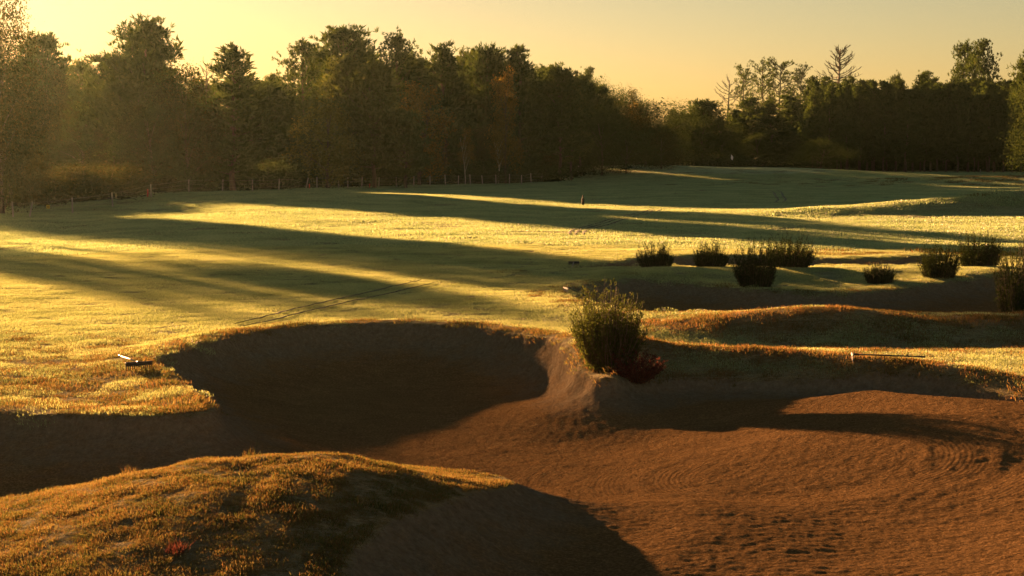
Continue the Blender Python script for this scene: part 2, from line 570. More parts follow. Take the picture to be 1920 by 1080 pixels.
M_GREENLEAF = leaf_mat("dull_green_leaves", [(.25, (.020, .038, .014)), (.55, (.038, .060, .021)), (.8, (.070, .088, .032))], .5, .3, obj=True)
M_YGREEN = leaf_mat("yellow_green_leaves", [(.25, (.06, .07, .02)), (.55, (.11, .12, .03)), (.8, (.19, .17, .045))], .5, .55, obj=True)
M_BROOM = leaf_mat("broom_stems", [(.25, (.03, .045, .014)), (.55, (.055, .075, .022)), (.8, (.11, .12, .04))], 2.5, .35, obj=True)
M_BROOMSHADE = leaf_mat("shade_toned_broom_stems", [(.25, (.014, .024, .009)), (.55, (.026, .040, .014)), (.8, (.05, .06, .02))], 2.5, .18, obj=True)  # darker copy of the broom colour: shade of the backlit side is painted in
M_HEATHER = leaf_mat("heather_sprigs", [(.25, (.04, .02, .015)), (.55, (.11, .042, .03)), (.8, (.19, .08, .045))], 6, .3, (1.2, .9, .8), obj=True)
M_BARK = plain_mat("pine_bark", (.035, .025, .018), (.11, .075, .05), 3, .9, (3, 3, .6), .8, .03)
M_BIRCH = plain_mat("birch_bark", (.30, .28, .24), (.62, .58, .50), 4, .7, (1, 1, 3), .3, .01)
M_DEAD = plain_mat("grey_dead_wood", (.07, .06, .05), (.16, .135, .11), 4, .9, (2, 2, .5))
M_POST = plain_mat("weathered_post", (.24, .22, .18), (.50, .46, .40), 6, .85, (2, 2, .4))
M_WIRE = plain_mat("fence_wire", (.10, .10, .10), (.18, .17, .16), 8, .5)
M_RAKEBLK = plain_mat("black_rake_plastic", (.012, .012, .012), (.025, .024, .022), 20, .45)
M_RAKEWHITE = plain_mat("pale_rake_handle", (.22, .21, .17), (.36, .34, .29), 14, .5)
M_RAKEGREEN = plain_mat("dark_green_handle", (.012, .03, .02), (.025, .05, .035), 14, .5)
M_WHITE = plain_mat("white_cloth", (.72, .72, .72), (.82, .82, .80), 6, .7)
M_RED = plain_mat("red_stake_paint", (.45, .035, .025), (.62, .07, .05), 8, .6)
M_YELLOW = plain_mat("yellow_plate", (.55, .40, .03), (.70, .52, .05), 8, .6)
M_DARK = plain_mat("dark_stained_wood", (.02, .017, .013), (.055, .043, .032), 8, .8, (2, 2, .5))
M_EARTH = plain_mat("turf_clod_earth", (.03, .025, .012), (.09, .06, .03), 10, .95, (1, 1, 1), 1.0, .04)

# ------------------------------------------------------------------ ground sheet (fan of quads, finer where it is seen close)
ang = np.concatenate([np.arange(-180, -44, 4.0), np.arange(-44, -22, 1.0), np.arange(-22, 22, .055), np.arange(22, 44, 1.0), np.arange(44, 180.1, 4.0)])
rad = [0.6, 1.5, 2.5, 3.5, 4.5, 6, 7, 8, 9, 10, 11, 12, 13]
while rad[-1] < 330:
    r0 = rad[-1]
    rad.append(r0 + min(max(r0 * r0 / (5.6 * 1600) * .95, .03), 3.0))
rad += [340, 360, 390, 430, 480, 540, 620, 720]
rad = np.array(rad)
A, RR = np.meshgrid(R(1) * ang, rad)
GX = RR * np.sin(A); GY = RR * np.cos(A)
GZ, GS, GW = terrain(GX, GY)
GZ = np.where(GS > 0, GZ + sstep(0, .3, GS) * (.028 * fbm(GX / .20, GY / .13, 3) + .014 * np.clip(fbm(GX / .42 + 9, GY / .30, 3) - .05, 0, 1) + .03 * fbm(GX / 1.6, GY / 1.1, 2)) * sstep(75, 50, GY), GZ)
main = (GW == 0)
RD, RW, RS = rake_rings(GX, GY)
RW = np.where(main, RW * sstep(.5, 1.2, GS), 0)
GZ = np.where(main, GZ + RS * sstep(.5, 1.2, GS), GZ)
ROUGH = rough_mask(GX, GY, GS)
SANDF = np.clip(.5 + GS * 2.2, 0, 1)
nr, nc = GX.shape
idx = np.arange(nr * nc).reshape(nr, nc)
quads = np.stack([idx[:-1, :-1], idx[:-1, 1:], idx[1:, 1:], idx[1:, :-1]], -1).reshape(-1, 4)[:, ::-1]
allV = np.stack([GX, GY, GZ], -1).reshape(-1, 3)
fx = GX.reshape(-1)[quads].mean(1); fy = GY.reshape(-1)[quads].mean(1)
fs = GS.reshape(-1)[quads].mean(1); fw = GW.reshape(-1)[quads].max(1)
gd = poly_sdf(GREEN, fx, fy)
cls = np.where(fs > 0.03, fw, np.where(gd > 0, 10, -1))


def ground_piece(name, sel, kind='structure'):
    q = quads[sel]
    u, inv = np.unique(q, return_inverse=True)
    me = mesh_np(name, allV[u], inv.reshape(-1, 4), M_GROUND, True)
    for an, arr in (("rough", ROUGH), ("sand", SANDF), ("ring", RD), ("ringw", RW), ("sdist", GS)):
        at = me.attributes.new(an, 'FLOAT', 'POINT')
        at.data.foreach_set('value', arr.reshape(-1)[u].astype(np.float32))
    o = link(name, me)
    o['kind'] = kind
    return o


o = ground_piece("ground", cls == -1); o['label'] = "undulating dewy golf fairway and rough around the bunkers"
for k, lab in enumerate(("large raked sand bunker filling the foreground", "shaded sand bunker behind the orange grass ridge", "thin sand bunker behind the row of broom bushes", "dark bunker cut into the front of the raised green", "shaded sand hollow under the hummock on the right")):
    if (cls == k).any():
        o = ground_piece("sand_bunker", cls == k); o['label'] = lab
o = ground_piece("putting_green", cls == 10); o['label'] = "raised pale putting green with the flag"

# ------------------------------------------------------------------ grass blades as instanced tufts
def blade_patch(name, n, rad_, h0, h1, w, mat, lean=.5, seed=0, square=False):
    g = np.random.default_rng(seed)
    if square:
        x = (g.random(n) - .5) * 2 * rad_; y = (g.random(n) - .5) * 2 * rad_
    else:
        rr = rad_ * np.sqrt(g.random(n)); t = g.random(n) * 2 * np.pi
        x, y = rr * np.cos(t), rr * np.sin(t)
    h = h0 + (h1 - h0) * g.random(n) ** 1.3
    a = g.random(n) * 2 * np.pi; la = g.random(n) * 2 * np.pi; ll = lean * h * g.random(n)
    wx, wy = np.cos(a) * w / 2, np.sin(a) * w / 2
    lx, ly = np.cos(la) * ll, np.sin(la) * ll
    z0 = -.25 * h
    V = np.stack([np.stack([x - wx, y - wy, z0], 1), np.stack([x + wx, y + wy, z0], 1),
                  np.stack([x + lx * .35 + wx * .8, y + ly * .35 + wy * .8, h * .55], 1), np.stack([x + lx * .35 - wx * .8, y + ly * .35 - wy * .8, h * .55], 1),
                  np.stack([x + lx, y + ly, h], 1)], 1).reshape(-1, 3)
    b = np.arange(n)[:, None] * 5
    T = np.concatenate([b + [0, 1, 2], b + [0, 2, 3], b + [3, 2, 4]], 0)
    me = mesh_np(name, V, T, mat)
    return bpy.data.objects.new(name, me)       # source only, never linked to the scene


def scatter(name, x, y, scale, sources, label, cat, lift=0.0):
    z, _, _ = terrain(x, y)
    n = len(x)
    e_ = .25
    gxs = (terrain(x + e_, y)[0] - terrain(x - e_, y)[0]) / (2 * e_)
    gys = (terrain(x, y + e_)[0] - terrain(x, y - e_)[0]) / (2 * e_)
    gxs = np.clip(gxs, -.6, .6); gys = np.clip(gys, -.6, .6)
    N_ = np.stack([-gxs, -gys, np.ones(n)], 1); N_ /= np.linalg.norm(N_, axis=1)[:, None]
    th = rng.random(n) * 2 * np.pi
    X_ = np.stack([np.cos(th), np.sin(th), np.zeros(n)], 1)
    X_ -= (X_ * N_).sum(1)[:, None] * N_; X_ /= np.linalg.norm(X_, axis=1)[:, None]
    Y_ = np.cross(N_, X_)
    eul = np.stack([np.arctan2(Y_[:, 2], N_[:, 2]), -np.arcsin(np.clip(X_[:, 2], -1, 1)), np.arctan2(X_[:, 1], X_[:, 0])], 1)
    me = bpy.data.meshes.new(name)
    me.vertices.add(n)
    me.vertices.foreach_set('co', np.stack([x, y, z + lift], 1).astype(np.float32).ravel())
    a = me.attributes.new('sc', 'FLOAT', 'POINT'); a.data.foreach_set('value', scale.astype(np.float32))
    a = me.attributes.new('eul', 'FLOAT_VECTOR', 'POINT'); a.data.foreach_set('vector', eul.astype(np.float32).ravel())
    a = me.attributes.new('pick', 'INT', 'POINT'); a.data.foreach_set('value', rng.integers(0, len(sources), n).astype(np.int32))
    o = link(name, me)
    ng = bpy.data.node_groups.new(name + "_nodes", 'GeometryNodeTree')
    ng.interface.new_socket("Geometry", in_out='INPUT', socket_type='NodeSocketGeometry')
    ng.interface.new_socket("Geometry", in_out='OUTPUT', socket_type='NodeSocketGeometry')
    gi = ng.nodes.new("NodeGroupInput"); go = ng.nodes.new("NodeGroupOutput")
    g2i = ng.nodes.new("GeometryNodeGeometryToInstance")
    for s in reversed(sources):
        oi = ng.nodes.new("GeometryNodeObjectInfo")
        oi.inputs["Object"].default_value = s
        ng.links.new(oi.outputs["Geometry"], g2i.inputs[0])
    iop = ng.nodes.new("GeometryNodeInstanceOnPoints")
    iop.inputs["Pick Instance"].default_value = True

    def na(nm, t):
        q = ng.nodes.new("GeometryNodeInputNamedAttribute"); q.data_type = t
        q.inputs["Name"].default_value = nm
        return q.outputs["Attribute"]
    e2r = ng.nodes.new("FunctionNodeEulerToRotation")
    ng.links.new(na('eul', 'FLOAT_VECTOR'), e2r.inputs[0])
    ng.links.new(gi.outputs[0], iop.inputs["Points"])
    ng.links.new(g2i.outputs[0], iop.inputs["Instance"])
    ng.links.new(na('pick', 'INT'), iop.inputs["Instance Index"])
    ng.links.new(e2r.outputs[0], iop.inputs["Rotation"])
    ng.links.new(na('sc', 'FLOAT'), iop.inputs["Scale"])
    ng.links.new(iop.outputs[0], go.inputs[0])
    md = o.modifiers.new("tufts", 'NODES')
    md.node_group = ng
    tag(o, label, cat, None, 'stuff')
    return o


def wedge(n_per_m2, r0, r1, half=19.5):
    th = R(half)
    area = th * (r1 * r1 - r0 * r0)
    n = int(area * n_per_m2)
    r = np.sqrt(r0 * r0 + (r1 * r1 - r0 * r0) * rng.random(n))
    t = (rng.random(n) * 2 - 1) * th
    return r * np.sin(t), r * np.cos(t)


lawn_src = [blade_patch("lawn_patch", 300, .42, .02, .048, .008, M_LAWN, .9, 20 + i) for i in range(3)]
lawn_far_src = [blade_patch("lawn_patch_far", 420, 1.3, .03, .075, .035, M_LAWNFAR, .9, 30 + i) for i in range(3)]
green_src = [blade_patch("green_patch", 420, 1.5, .02, .05, .04, M_GREENTURF, .9, 35 + i) for i in range(2)]
heath_src = [blade_patch("heath_tuft", 46, .12, .015, .048, .006, M_HEATH, .9, 40 + i) for i in range(4)]
heath_mid_src = [blade_patch("heath_tuft_mid", 80, .30, .02, .07, .011, M_HEATH, .9, 50 + i) for i in range(4)]
heath_red_src = [blade_patch("heath_tuft_red", 90, .28, .012, .065, .010, M_HEATHRED, .9, 55 + i) for i in range(4)]
heath_far_src = [blade_patch("heath_tuft_far", 110, .9, .05, .16, .045, M_HEATH, .8, 60 + i) for i in range(3)]


def keep(x, y, rough, thr=.0):
    _, s, _ = terrain(x, y)
    rm = rough_mask(x, y, s)
    ok = (s < -.04)
    pr = rng.random(len(x))
    return ok & ((pr < rm) if rough else (pr >= rm * 1.05))


x, y = wedge(9.5, 24, 80); k = keep(x, y, False)
xs, ys = x[k], y[k]
scatter("lawn_grass", xs, ys, np.clip(.95 + 1.1 * fbm(xs / 1.1, ys / 1.1, 3), .5, 1.7) * (.75 + .5 * rng.random(len(xs))), lawn_src, "short dewy grass of the near fairway", "grass")
x, y = wedge(1.0, 78, 300); k = keep(x, y, False)
xs, ys = x[k], y[k]
on = poly_sdf(GREEN, xs, ys) > 0
sc_ = np.clip(.95 + 1.0 * fbm(xs / 4, ys / 4, 3), .5, 1.6) * (.75 + .5 * rng.random(len(xs)))
scatter("lawn_grass", xs[~on], ys[~on], sc_[~on], lawn_far_src, "short dewy grass of the far fairway", "grass")
scatter("green_grass", xs[on], ys[on], sc_[on] * .7, green_src, "pale close-cut grass of the raised green", "grass")
x, y = wedge(230, 13, 30); k = keep(x, y, True); xs, ys = x[k], y[k]
tuf = fbm(xs / .55, ys / .55, 3)
scatter("rough_grass", xs, ys, np.clip(.75 + 1.5 * tuf, .35, 2.0) * (.6 + .8 * rng.random(len(xs)) ** 2), heath_src, "dry orange grass on the foreground mound", "grass")
x, y = wedge(22, 29, 76); k = keep(x, y, True); xs, ys = x[k], y[k]
red = (xs > 1.6 + .8 * fbm(xs / 1.5, ys / 1.5, 2)) & (ys < 47)
sc_ = .5 + .9 * rng.random(len(xs)) ** 2
scatter("rough_grass", xs[~red], ys[~red], sc_[~red], heath_mid_src, "dry golden rough grass along the left bunker lips", "grass")
scatter("heath_grass", xs[red], ys[red], sc_[red] * 1.15, heath_red_src, "orange heath grass on the right bunker lip and the ridge behind it", "grass")
x, y = wedge(.7, 76, 300); k = keep(x, y, True); xs, ys = x[k], y[k]
scatter("rough_grass", xs, ys, .6 + .8 * rng.random(len(xs)) ** 2, heath_far_src, "rough heath grass on the far banks", "grass")

# ------------------------------------------------------------------ trees: meshes
def leaf_tris(pos, size, g, up=.3, aspect=.6):
    """one kite (two triangles sharing an edge) per leaf"""
    n = len(pos)
    d = g.normal(size=(n, 3)); d[:, 2] += up; d /= np.linalg.norm(d, axis=1)[:, None]
    s = g.normal(size=(n, 3)); s -= (s * d).sum(1)[:, None] * d; s /= np.linalg.norm(s, axis=1)[:, None]
    L = (size * (.6 + .8 * g.random(n)))[:, None]
    a = pos; c = pos + d * L; m = pos + d * L * .5
    b = m + s * L * aspect * .5; e = m - s * L * aspect * .5
    V = np.stack([a, b, c, e], 1).reshape(-1, 3)
    Q = (np.arange(n)[:, None] * 4 + [0, 1, 2, 3])
    return V, Q


def tuft_quads(base, dirs, g, n_needle, length, width):
    """pine shoots: a spray of narrow kites round each shoot direction"""
    n = len(base)
    B = np.repeat(base, n_needle, 0); Dd = np.repeat(dirs, n_needle, 0)
    d = Dd + .55 * g.normal(size=Dd.shape); d /= np.linalg.norm(d, axis=1)[:, None]
    off = Dd * (g.random(len(B)) * length * .5)[:, None]
    B = B + off
    s = g.normal(size=d.shape); s -= (s * d).sum(1)[:, None] * d; s /= np.linalg.norm(s, axis=1)[:, None]
    L = (length * (.55 + .6 * g.random(len(B))))[:, None]
    V = np.stack([B, B + d * L * .5 + s * width * .5, B + d * L, B + d * L * .5 - s * width * .5], 1).reshape(-1, 3)
    return V, np.arange(len(B))[:, None] * 4 + [0, 1, 2, 3]


def bent(p0, d, L, n, lift, g, wob=.12):
    pts = [Vector(p0)]
    d = Vector(d).normalized()
    for i in range(n):
        d = (d + Vector((g.normal() * wob, g.normal() * wob, lift + g.normal() * wob * .6))).normalized()
        pts.append(pts[-1] + d * (L / n))
    return pts


def make_pine(seed, h=15., crown0=.30, rmax=3.4, shape='dome', nb=46, dens=1.0, mat=None, needle=.55, openness=0.0, trunk_r=.2):
    """returns (trunk mesh, crown mesh)"""
    g = np.random.default_rng(seed)
    tb = MB()
    top = h * .97
    lean = g.normal(size=2) * .02 * h
    npt = 9
    tp = [Vector((lean[0] * (i / npt) ** 2 + .08 * g.normal() * (i > 0), lean[1] * (i / npt) ** 2 + .08 * g.normal() * (i > 0), top * i / npt - (.4 if i == 0 else 0))) for i in range(npt + 1)]
    tb.tube(tp, [trunk_r * (1.25 if i == 0 else 1) * (1 - .82 * i / npt) for i in range(npt + 1)], 7)

    def at(zz):
        f = min(max(zz / top, 0), .999) * npt
        i = int(f)
        return tp[i].lerp(tp[i + 1], f - i)
    base = []; dirs = []
    for b in range(nb):
        f = (b + g.random()) / nb
        zz = h * (crown0 + (.97 - crown0) * f)
        if shape == 'cone': r = rmax * (1 - f) ** .75 * (.35 + .65 * min(1, f * 5 + .3)) + .35
        elif shape == 'dome': r = rmax * math.sqrt(max(0, 1 - (1.6 * f - .62) ** 2)) * .96 + .3
        elif shape == 'umbrella': r = rmax * math.sqrt(max(0, 1 - (1.35 * f - .35) ** 2)) + .2
        else: r = rmax * (.55 + .45 * math.sin(math.pi * min(1, f * 1.15))) * (1 - .55 * f ** 3)
        r *= .62 + .55 * g.random()
        a = b * 2.39996 + g.normal() * .5
        el = (.05 + .75 * f) if shape != 'umbrella' else (.25 + .8 * f)
        p0 = at(zz - r * .35 * math.sin(el))
        pts = bent(p0, (math.cos(a) * math.cos(el), math.sin(a) * math.cos(el), math.sin(el)), r * 1.05, 4, .10, g)
        tb.tube(pts, [.05 * (1 - .75 * i / 4) * (trunk_r / .2) for i in range(5)], 4, False)
        nt_ = max(3, int(r * 15 * dens))
        for q in range(nt_):
            t = (.25 + openness * .4) + (.75 - openness * .4) * g.random() ** .7
            k = t * 4; i = min(3, int(k))
            p = pts[i].lerp(pts[i + 1], k - i)
            sp = .16 + .16 * r * (.4 + t * .6)
            p = np.array(p) + g.normal(size=3) * sp * np.array([1, 1, .7])
            dd = np.array([math.cos(a), math.sin(a), 0]) * .45 + np.array([0, 0, .95]) + g.normal(size=3) * .35
            base.append(p); dirs.append(dd / np.linalg.norm(dd))
    # leader shoots
    for q in range(8):
        base.append(np.array(at(top * (1 - .05 * g.random()))) + g.normal(size=3) * .2); dirs.append(np.array([0, 0, 1.]))
    V, Q = tuft_quads(np.array(base), np.array(dirs), g, 7, needle, .13)
    return tb.mesh("trunk", M_BARK), mesh_np("crown", V, Q, mat or M_PINE)


def make_leafy(seed, h=11., crown0=.15, r=3.6, n=5200, leaf=.26, mat=None, bark=None, lobes=11, trunk_r=.16, sparse=1.0):
    g = np.random.default_rng(seed)
    tb = MB()
    bark = bark or M_BARK
    tp = bent((0, 0, -.3), (0, 0, 1), h * .85, 7, .15, g, .06)
    tb.tube(tp, [trunk_r * (1 - .8 * i / 7) for i in range(8)], 6)
    cen = []
    for i in range(lobes):
        f = (i + .5) / lobes
        zz = h * (crown0 + (.93 - crown0) * f)
        prof = math.sqrt(max(.05, 1 - (1.75 * f - .75) ** 2))
        a = i * 2.39996 + g.normal() * .5
        rr = r * prof * (.30 + .5 * g.random())
        cen.append((math.cos(a) * rr, math.sin(a) * rr, zz, r * (.28 + .28 * g.random()) * (.6 + .4 * prof)))
    pts = []
    tot = sum(c[3] ** 2 for c in cen)
    for c in cen:
        j = min(6, int(c[2] / (h * .85) * 7 * .75))
        p0 = tp[max(0, j)]
        tb.tube([p0, p0.lerp(Vector(c[:3]), .5) + Vector((0, 0, .15)), Vector(c[:3])], [.05, .035, .015], 4, False)
        m = int(n * c[3] ** 2 / tot)
        # sprays of leaves spread along twigs inside the lobe
        nt_ = max(6, m // 14)
        dirs = g.normal(size=(nt_, 3)); dirs[:, 2] = dirs[:, 2] * .8 + .15
        dirs /= np.linalg.norm(dirs, axis=1)[:, None]
        rr = c[3] * (.45 + .75 * g.random(nt_) ** .8)
        tw = np.array(c[:3]) + dirs * rr[:, None]
        L = np.repeat(tw, 14, 0) + g.normal(size=(nt_ * 14, 3)) * (.17 * c[3] + .10)
        pts.append(L)
    pts = np.concatenate(pts)
    pts = pts[pts[:, 2] > .15]
    V, Q = leaf_tris(pts, leaf, g)
    return tb.mesh("trunk", bark), mesh_np("crown", V, Q, mat)


def make_shrub(seed, n=3600, leaf=.2, mat=None, flat=1.0):
    """unit shrub about 2 m high and 3 m across"""
    g = np.random.default_rng(seed)
    tb = MB(); pts = []
    for s in range(34):
        a = g.random() * 6.283; e = .35 + 1.1 * g.random()
        L = (1.1 + .9 * g.random()) * (1.0 if e > .8 else .85)
        st = bent((g.normal() * .15, g.normal() * .15, -.1), (math.cos(a) * math.cos(e), math.sin(a) * math.cos(e), math.sin(e)), L, 4, .06, g, .15)
        tb.tube(st, [.022, .018, .014, .01, .006], 4, False)
        k = n // 34
        t = .2 + .85 * g.random(k)
        i = np.clip((t * 4).astype(int), 0, 3); fr = t * 4 - i
        S = np.array(st)
        p = S[i] + (S[i + 1] - S[i]) * fr[:, None]
        pts.append(p + g.normal(size=(k, 3)) * (.10 + .14 * t)[:, None])
    V, Q = leaf_tris(np.concatenate(pts), leaf, g, .5)
    return tb.mesh("stem", M_BARK), mesh_np("foliage", V, Q, mat)


def make_broom(seed, n_st=170, h=1.0, leaf=.05, mat=None, spread=.52, foot=.17):
    """upright brush of fine shoots, unit height"""
    g = np.random.default_rng(seed)
    tb = MB(); pts = []; nrm = []
    for s in range(n_st):
        a = g.random() * 6.283; q = math.sqrt(g.random())
        e = 1.52 - q * (.40 + .30 * g.random())
        hh = h * (.58 + .50 * g.random() ** 1.3) * (1 - .42 * q ** 2.2)
        st = bent((math.cos(a) * foot * q, math.sin(a) * foot * q, -.04), (math.cos(a) * math.cos(e) * spread * 2, math.sin(a) * math.cos(e) * spread * 2, math.sin(e)), hh * 1.05, 5, .07, g, .07)
        tb.tube(st, [.008, .007, .006, .005, .003, .0015], 3, False)
        k = int(70 * (.6 + .8 * g.random()))
        t = .05 + .95 * g.random(k) ** .85
        i = np.clip((t * 5).astype(int), 0, 4); fr = t * 5 - i
        S = np.array(st)
        p = S[i] + (S[i + 1] - S[i]) * fr[:, None]
        pts.append(p + g.normal(size=(k, 3)) * (.026 - .012 * t)[:, None])
    P_ = np.concatenate(pts)
    V, Q = leaf_tris(P_, leaf, g, 1.5, .28)
    return tb.mesh("stem", M_BARK), mesh_np("foliage", V, Q, mat or M_BROOM)


def make_dead(seed, h=15., crown0=.55, rmax=3.6, nb=26, mat=None, tufts=0, curl=.16, el=.15):
    g = np.random.default_rng(seed)
    tb = MB(); bs = MB()
    tp = bent((0, 0, -.3), (0, 0, 1), h, 9, .2, g, .02)
    tb.tube(tp, [.2 * (1 - .8 * i / 9) for i in range(10)], 6)
    base = []; dirs = []
    for b in range(nb):
        f = (b + .5) / nb
        zz = h * (crown0 + (.98 - crown0) * f)
        k = zz / h * 9; i = min(8, int(k)); p0 = tp[i].lerp(tp[i + 1], k - i)
        r = rmax * (1.05 - .52 * f) * (.75 + .35 * g.random())
        a = b * 2.39996 + g.normal() * .4
        pts = bent(p0, (math.cos(a), math.sin(a), el + .5 * f + .15 * g.normal()), r, 5, curl, g, .17)
        bs.tube(pts, [.06, .05, .042, .034, .026, .016], 4, False)
        for w in range(6):
            j = 1 + w % 4 + (w > 3)
            tw = bent(pts[j], (math.cos(a + g.normal() * .8), math.sin(a + g.normal() * .8), .7), .25 + .3 * r * .4, 2, .2, g, .2)
            bs.tube(tw, [.03, .022, .014], 3, False)
            for q in range(tufts):
                base.append(np.array(tw[-1]) + g.normal(size=3) * .2); dirs.append(np.array([0, 0, 1.]))
    meshes = [tb.mesh("trunk", M_DEAD), bs.mesh("branches", M_DEAD)]
    if tufts:
        V, Q = tuft_quads(np.array(base), np.array(dirs), g, 6, .4, .09)
        meshes.append(mesh_np("crown", V, Q, M_PINE))
    return meshes


LIB = {}
for i in range(4): LIB['young', i] = (15., 3.4, make_pine(100 + i, 15, .22, 3.4, 'dome', 52, 1.15, M_PINE, .6))
for i in range(3): LIB['cone', i] = (15., 3.2, make_pine(120 + i, 15, .12, 3.2, 'cone', 54, 1.1, M_PINE, .6))
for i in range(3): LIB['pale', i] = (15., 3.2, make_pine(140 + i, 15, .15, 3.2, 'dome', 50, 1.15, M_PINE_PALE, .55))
for i in range(3): LIB['tall', i] = (18., 3.6, make_pine(160 + i, 18, .45, 3.6, 'umbrella', 34, .75, M_PINE, .5, .5))
for i in range(4): LIB['stand', i] = (14., 2.0, make_pine(180 + i, 14, .13, 2.0, 'col', 50, 1.5, M_PINE, .5, trunk_r=.11))
for i in range(3): LIB['oak', i] = (12., 4.2, make_leafy(200 + i, 12, .10, 4.2, 19000, .17, M_OAK, None, 13, .2))
for i in range(3): LIB['green', i] = (11., 3.8, make_leafy(220 + i, 11, .08, 3.8, 19000, .16, M_GREENLEAF, None, 13))
LIB['bigoak', 0] = (14., 4.2, make_leafy(297, 14, .05, 4.4, 34000, .16, M_OAK, None, 18, .25))
for i in range(2): LIB['ygreen', i] = (9., 3.4, make_leafy(240 + i, 9, .10, 3.4, 9000, .21, M_YGREEN, None, 11))
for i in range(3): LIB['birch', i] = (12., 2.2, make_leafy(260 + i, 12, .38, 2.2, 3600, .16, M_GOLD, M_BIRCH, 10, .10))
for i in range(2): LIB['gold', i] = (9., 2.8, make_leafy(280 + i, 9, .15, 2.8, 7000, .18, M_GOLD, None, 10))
for i in range(4): LIB['shrub', i] = (2., 1.5, make_shrub(300 + i, 7000, .13, M_GREENLEAF))
for i in range(3): LIB['goldshrub', i] = (2., 1.5, make_shrub(320 + i, 9000, .11, M_OAK))
LIB['dead', 0] = (15., 3.3, make_dead(340, 15, .70, 2.5, 40, curl=.26, el=-.12))
LIB['bare', 0] = (15., 3.3, make_dead(341, 15, .72, 2.8, 16, tufts=0, curl=.24, el=-.2))
for i in range(3): LIB['thin', i] = (16., 3.2, make_dead(350 + i, 16, .52, 3.4, 26, tufts=3, curl=.05))

TREES = []


def measure():
    for k, (h0, r0, ms) in list(LIB.items()):
        co = np.empty(len(ms[-1].vertices) * 3, dtype=np.float32); ms[-1].vertices.foreach_get('co', co); co = co.reshape(-1, 3)
        LIB[k] = (float(np.percentile(co[:, 2], 99.9)), float(np.percentile(np.hypot(co[:, 0], co[:, 1]), 97)), ms)


measure()
GAPS = ((24.5, 28.3), (42.5, 56.0), (76.0, 80.5))      # lanes, across the sun's direction, where the wood stands open


def lane(x, y):
    return x * math.cos(SUN_AZ) - y * math.sin(SUN_AZ)




def plant(name, kind, var, x, y, h, width=None, label=None, cat="tree", group=None, rz=None, sink=.05):
    h0, r0, meshes = LIB[kind, var]
    s = h / h0
    sx = s if width is None else width / (2 * r0)
    root = empty(name, (x, y, gz(x, y) - sink), rnd.random() * 6.283 if rz is None else rz, (sx, sx, s))
    tag(root, label, cat, group)
    for me in meshes:
        link(me.name.split('.')[0], me, root)
    TREES.append((x, y, h, (width or 2 * r0 * s) / 2, kind))
    return root


def tree_px(name, kind, var, px, top, D, wpx=None, label=None, group=None, cat="tree"):
    if D > 100 and wpx and kind not in ('dead', 'bare', 'thin', 'tall', 'birch'):
        wpx *= 1.36
    if px < 1000 and D > 100:
        low = 'shrub' in kind
        for it in range(60):
            x, zt = PD(px, top, D)
            u = lane(x, D); rr = .8 * (wpx or 80) / F * D / 2
            bad = [gp for gp in GAPS if u + rr > gp[0] and u - rr < gp[1]]
            if not bad: break
            if low:
                top = max(top, 270 + (CH - 3.3) / D * F); break
            D += 1.5
    x, zt = PD(px, top, D)
    z0 = gz(x, D)
    return plant(name, kind, var, x, D, zt - z0, None if wpx is None else wpx / F * D, label, cat, group)


# prominent trees, left to right
T = tree_px
T("oak_tree", 'bigoak', 0, -8, -22, 126, 175, "huge russet tree cut by the left edge of the photo")
T("pine_tree", 'young', 0, 72, 60, 146, 105, "dark pine leaning out of the right side of the huge left-edge tree")
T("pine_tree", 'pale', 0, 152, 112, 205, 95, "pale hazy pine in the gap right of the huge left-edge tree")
T("pine_tree", 'young', 1, 262, 30, 158, 135, "tallest dark pine of the left group, with a narrow raised top")
T("pine_tree", 'young', 2, 222, 98, 162, 120, "dark pine forming the left shoulder under the tallest left pine")
T("pine_tree", 'pale', 1, 252, 140, 148, 95, "small pale pine in front of the tallest left pine")
T("oak_tree", 'oak', 1, 345, 112, 160, 120, "leafy tree with bare topmost twigs between two left pines")
T("pine_tree", 'cone', 0, 434, 84, 165, 130, "dark bristly pine with several upright tips, right of the leafy tree")
T("dead_tree", 'bare', 0, 386, 104, 178, 60, "pale bare-twigged tree peeping out left of the bristly pine")
T("pine_tree", 'young', 3, 482, 150, 168, 150, "broad dark pine sloping down right of the bristly pine")
T("pine_tree", 'pale', 2, 508, 138, 225, 60, "small hazy pine in the notch between left and central woods")
T("pine_tree", 'tall', 0, 568, 72, 205, 110, "open pine with its trunk showing at the left end of the central wood")
T("pine_tree", 'young', 0, 650, 48, 212, 130, "highest domed pine of the central wood")
T("pine_tree", 'tall', 1, 738, 55, 206, 115, "airy round-headed pine right of the highest domed pine")
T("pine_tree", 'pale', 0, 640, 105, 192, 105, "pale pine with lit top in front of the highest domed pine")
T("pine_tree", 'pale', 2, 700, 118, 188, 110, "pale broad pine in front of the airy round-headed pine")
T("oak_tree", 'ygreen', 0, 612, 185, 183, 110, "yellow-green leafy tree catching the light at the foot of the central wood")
T("pine_tree", 'cone', 1, 832, 80, 205, 110, "pointed dark pine in the middle of the central wood")
T("pine_tree", 'pale', 1, 872, 92, 222, 70, "slim hazy pine right of the pointed dark pine")
T("pine_tree", 'young', 2, 910, 84, 212, 90, "rounded dark pine left of the twin-tipped pine")
T("pine_tree", 'cone', 2, 975, 86, 210, 105, "twin-tipped dark pine near the right of the central wood")
T("pine_tree", 'young', 1, 1050, 120, 214, 95, "last full dark pine before the central wood steps down")
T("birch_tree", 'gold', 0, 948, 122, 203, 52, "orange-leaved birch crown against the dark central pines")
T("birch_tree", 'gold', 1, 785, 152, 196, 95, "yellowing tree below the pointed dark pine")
T("pine_tree", 'pale', 0, 760, 205, 188, 90, "low pale pine beside the yellowing tree")
T("pine_tree", 'tall', 2, 1104, 124, 305, 52, "faint hazy pine standing behind the end of the central wood")
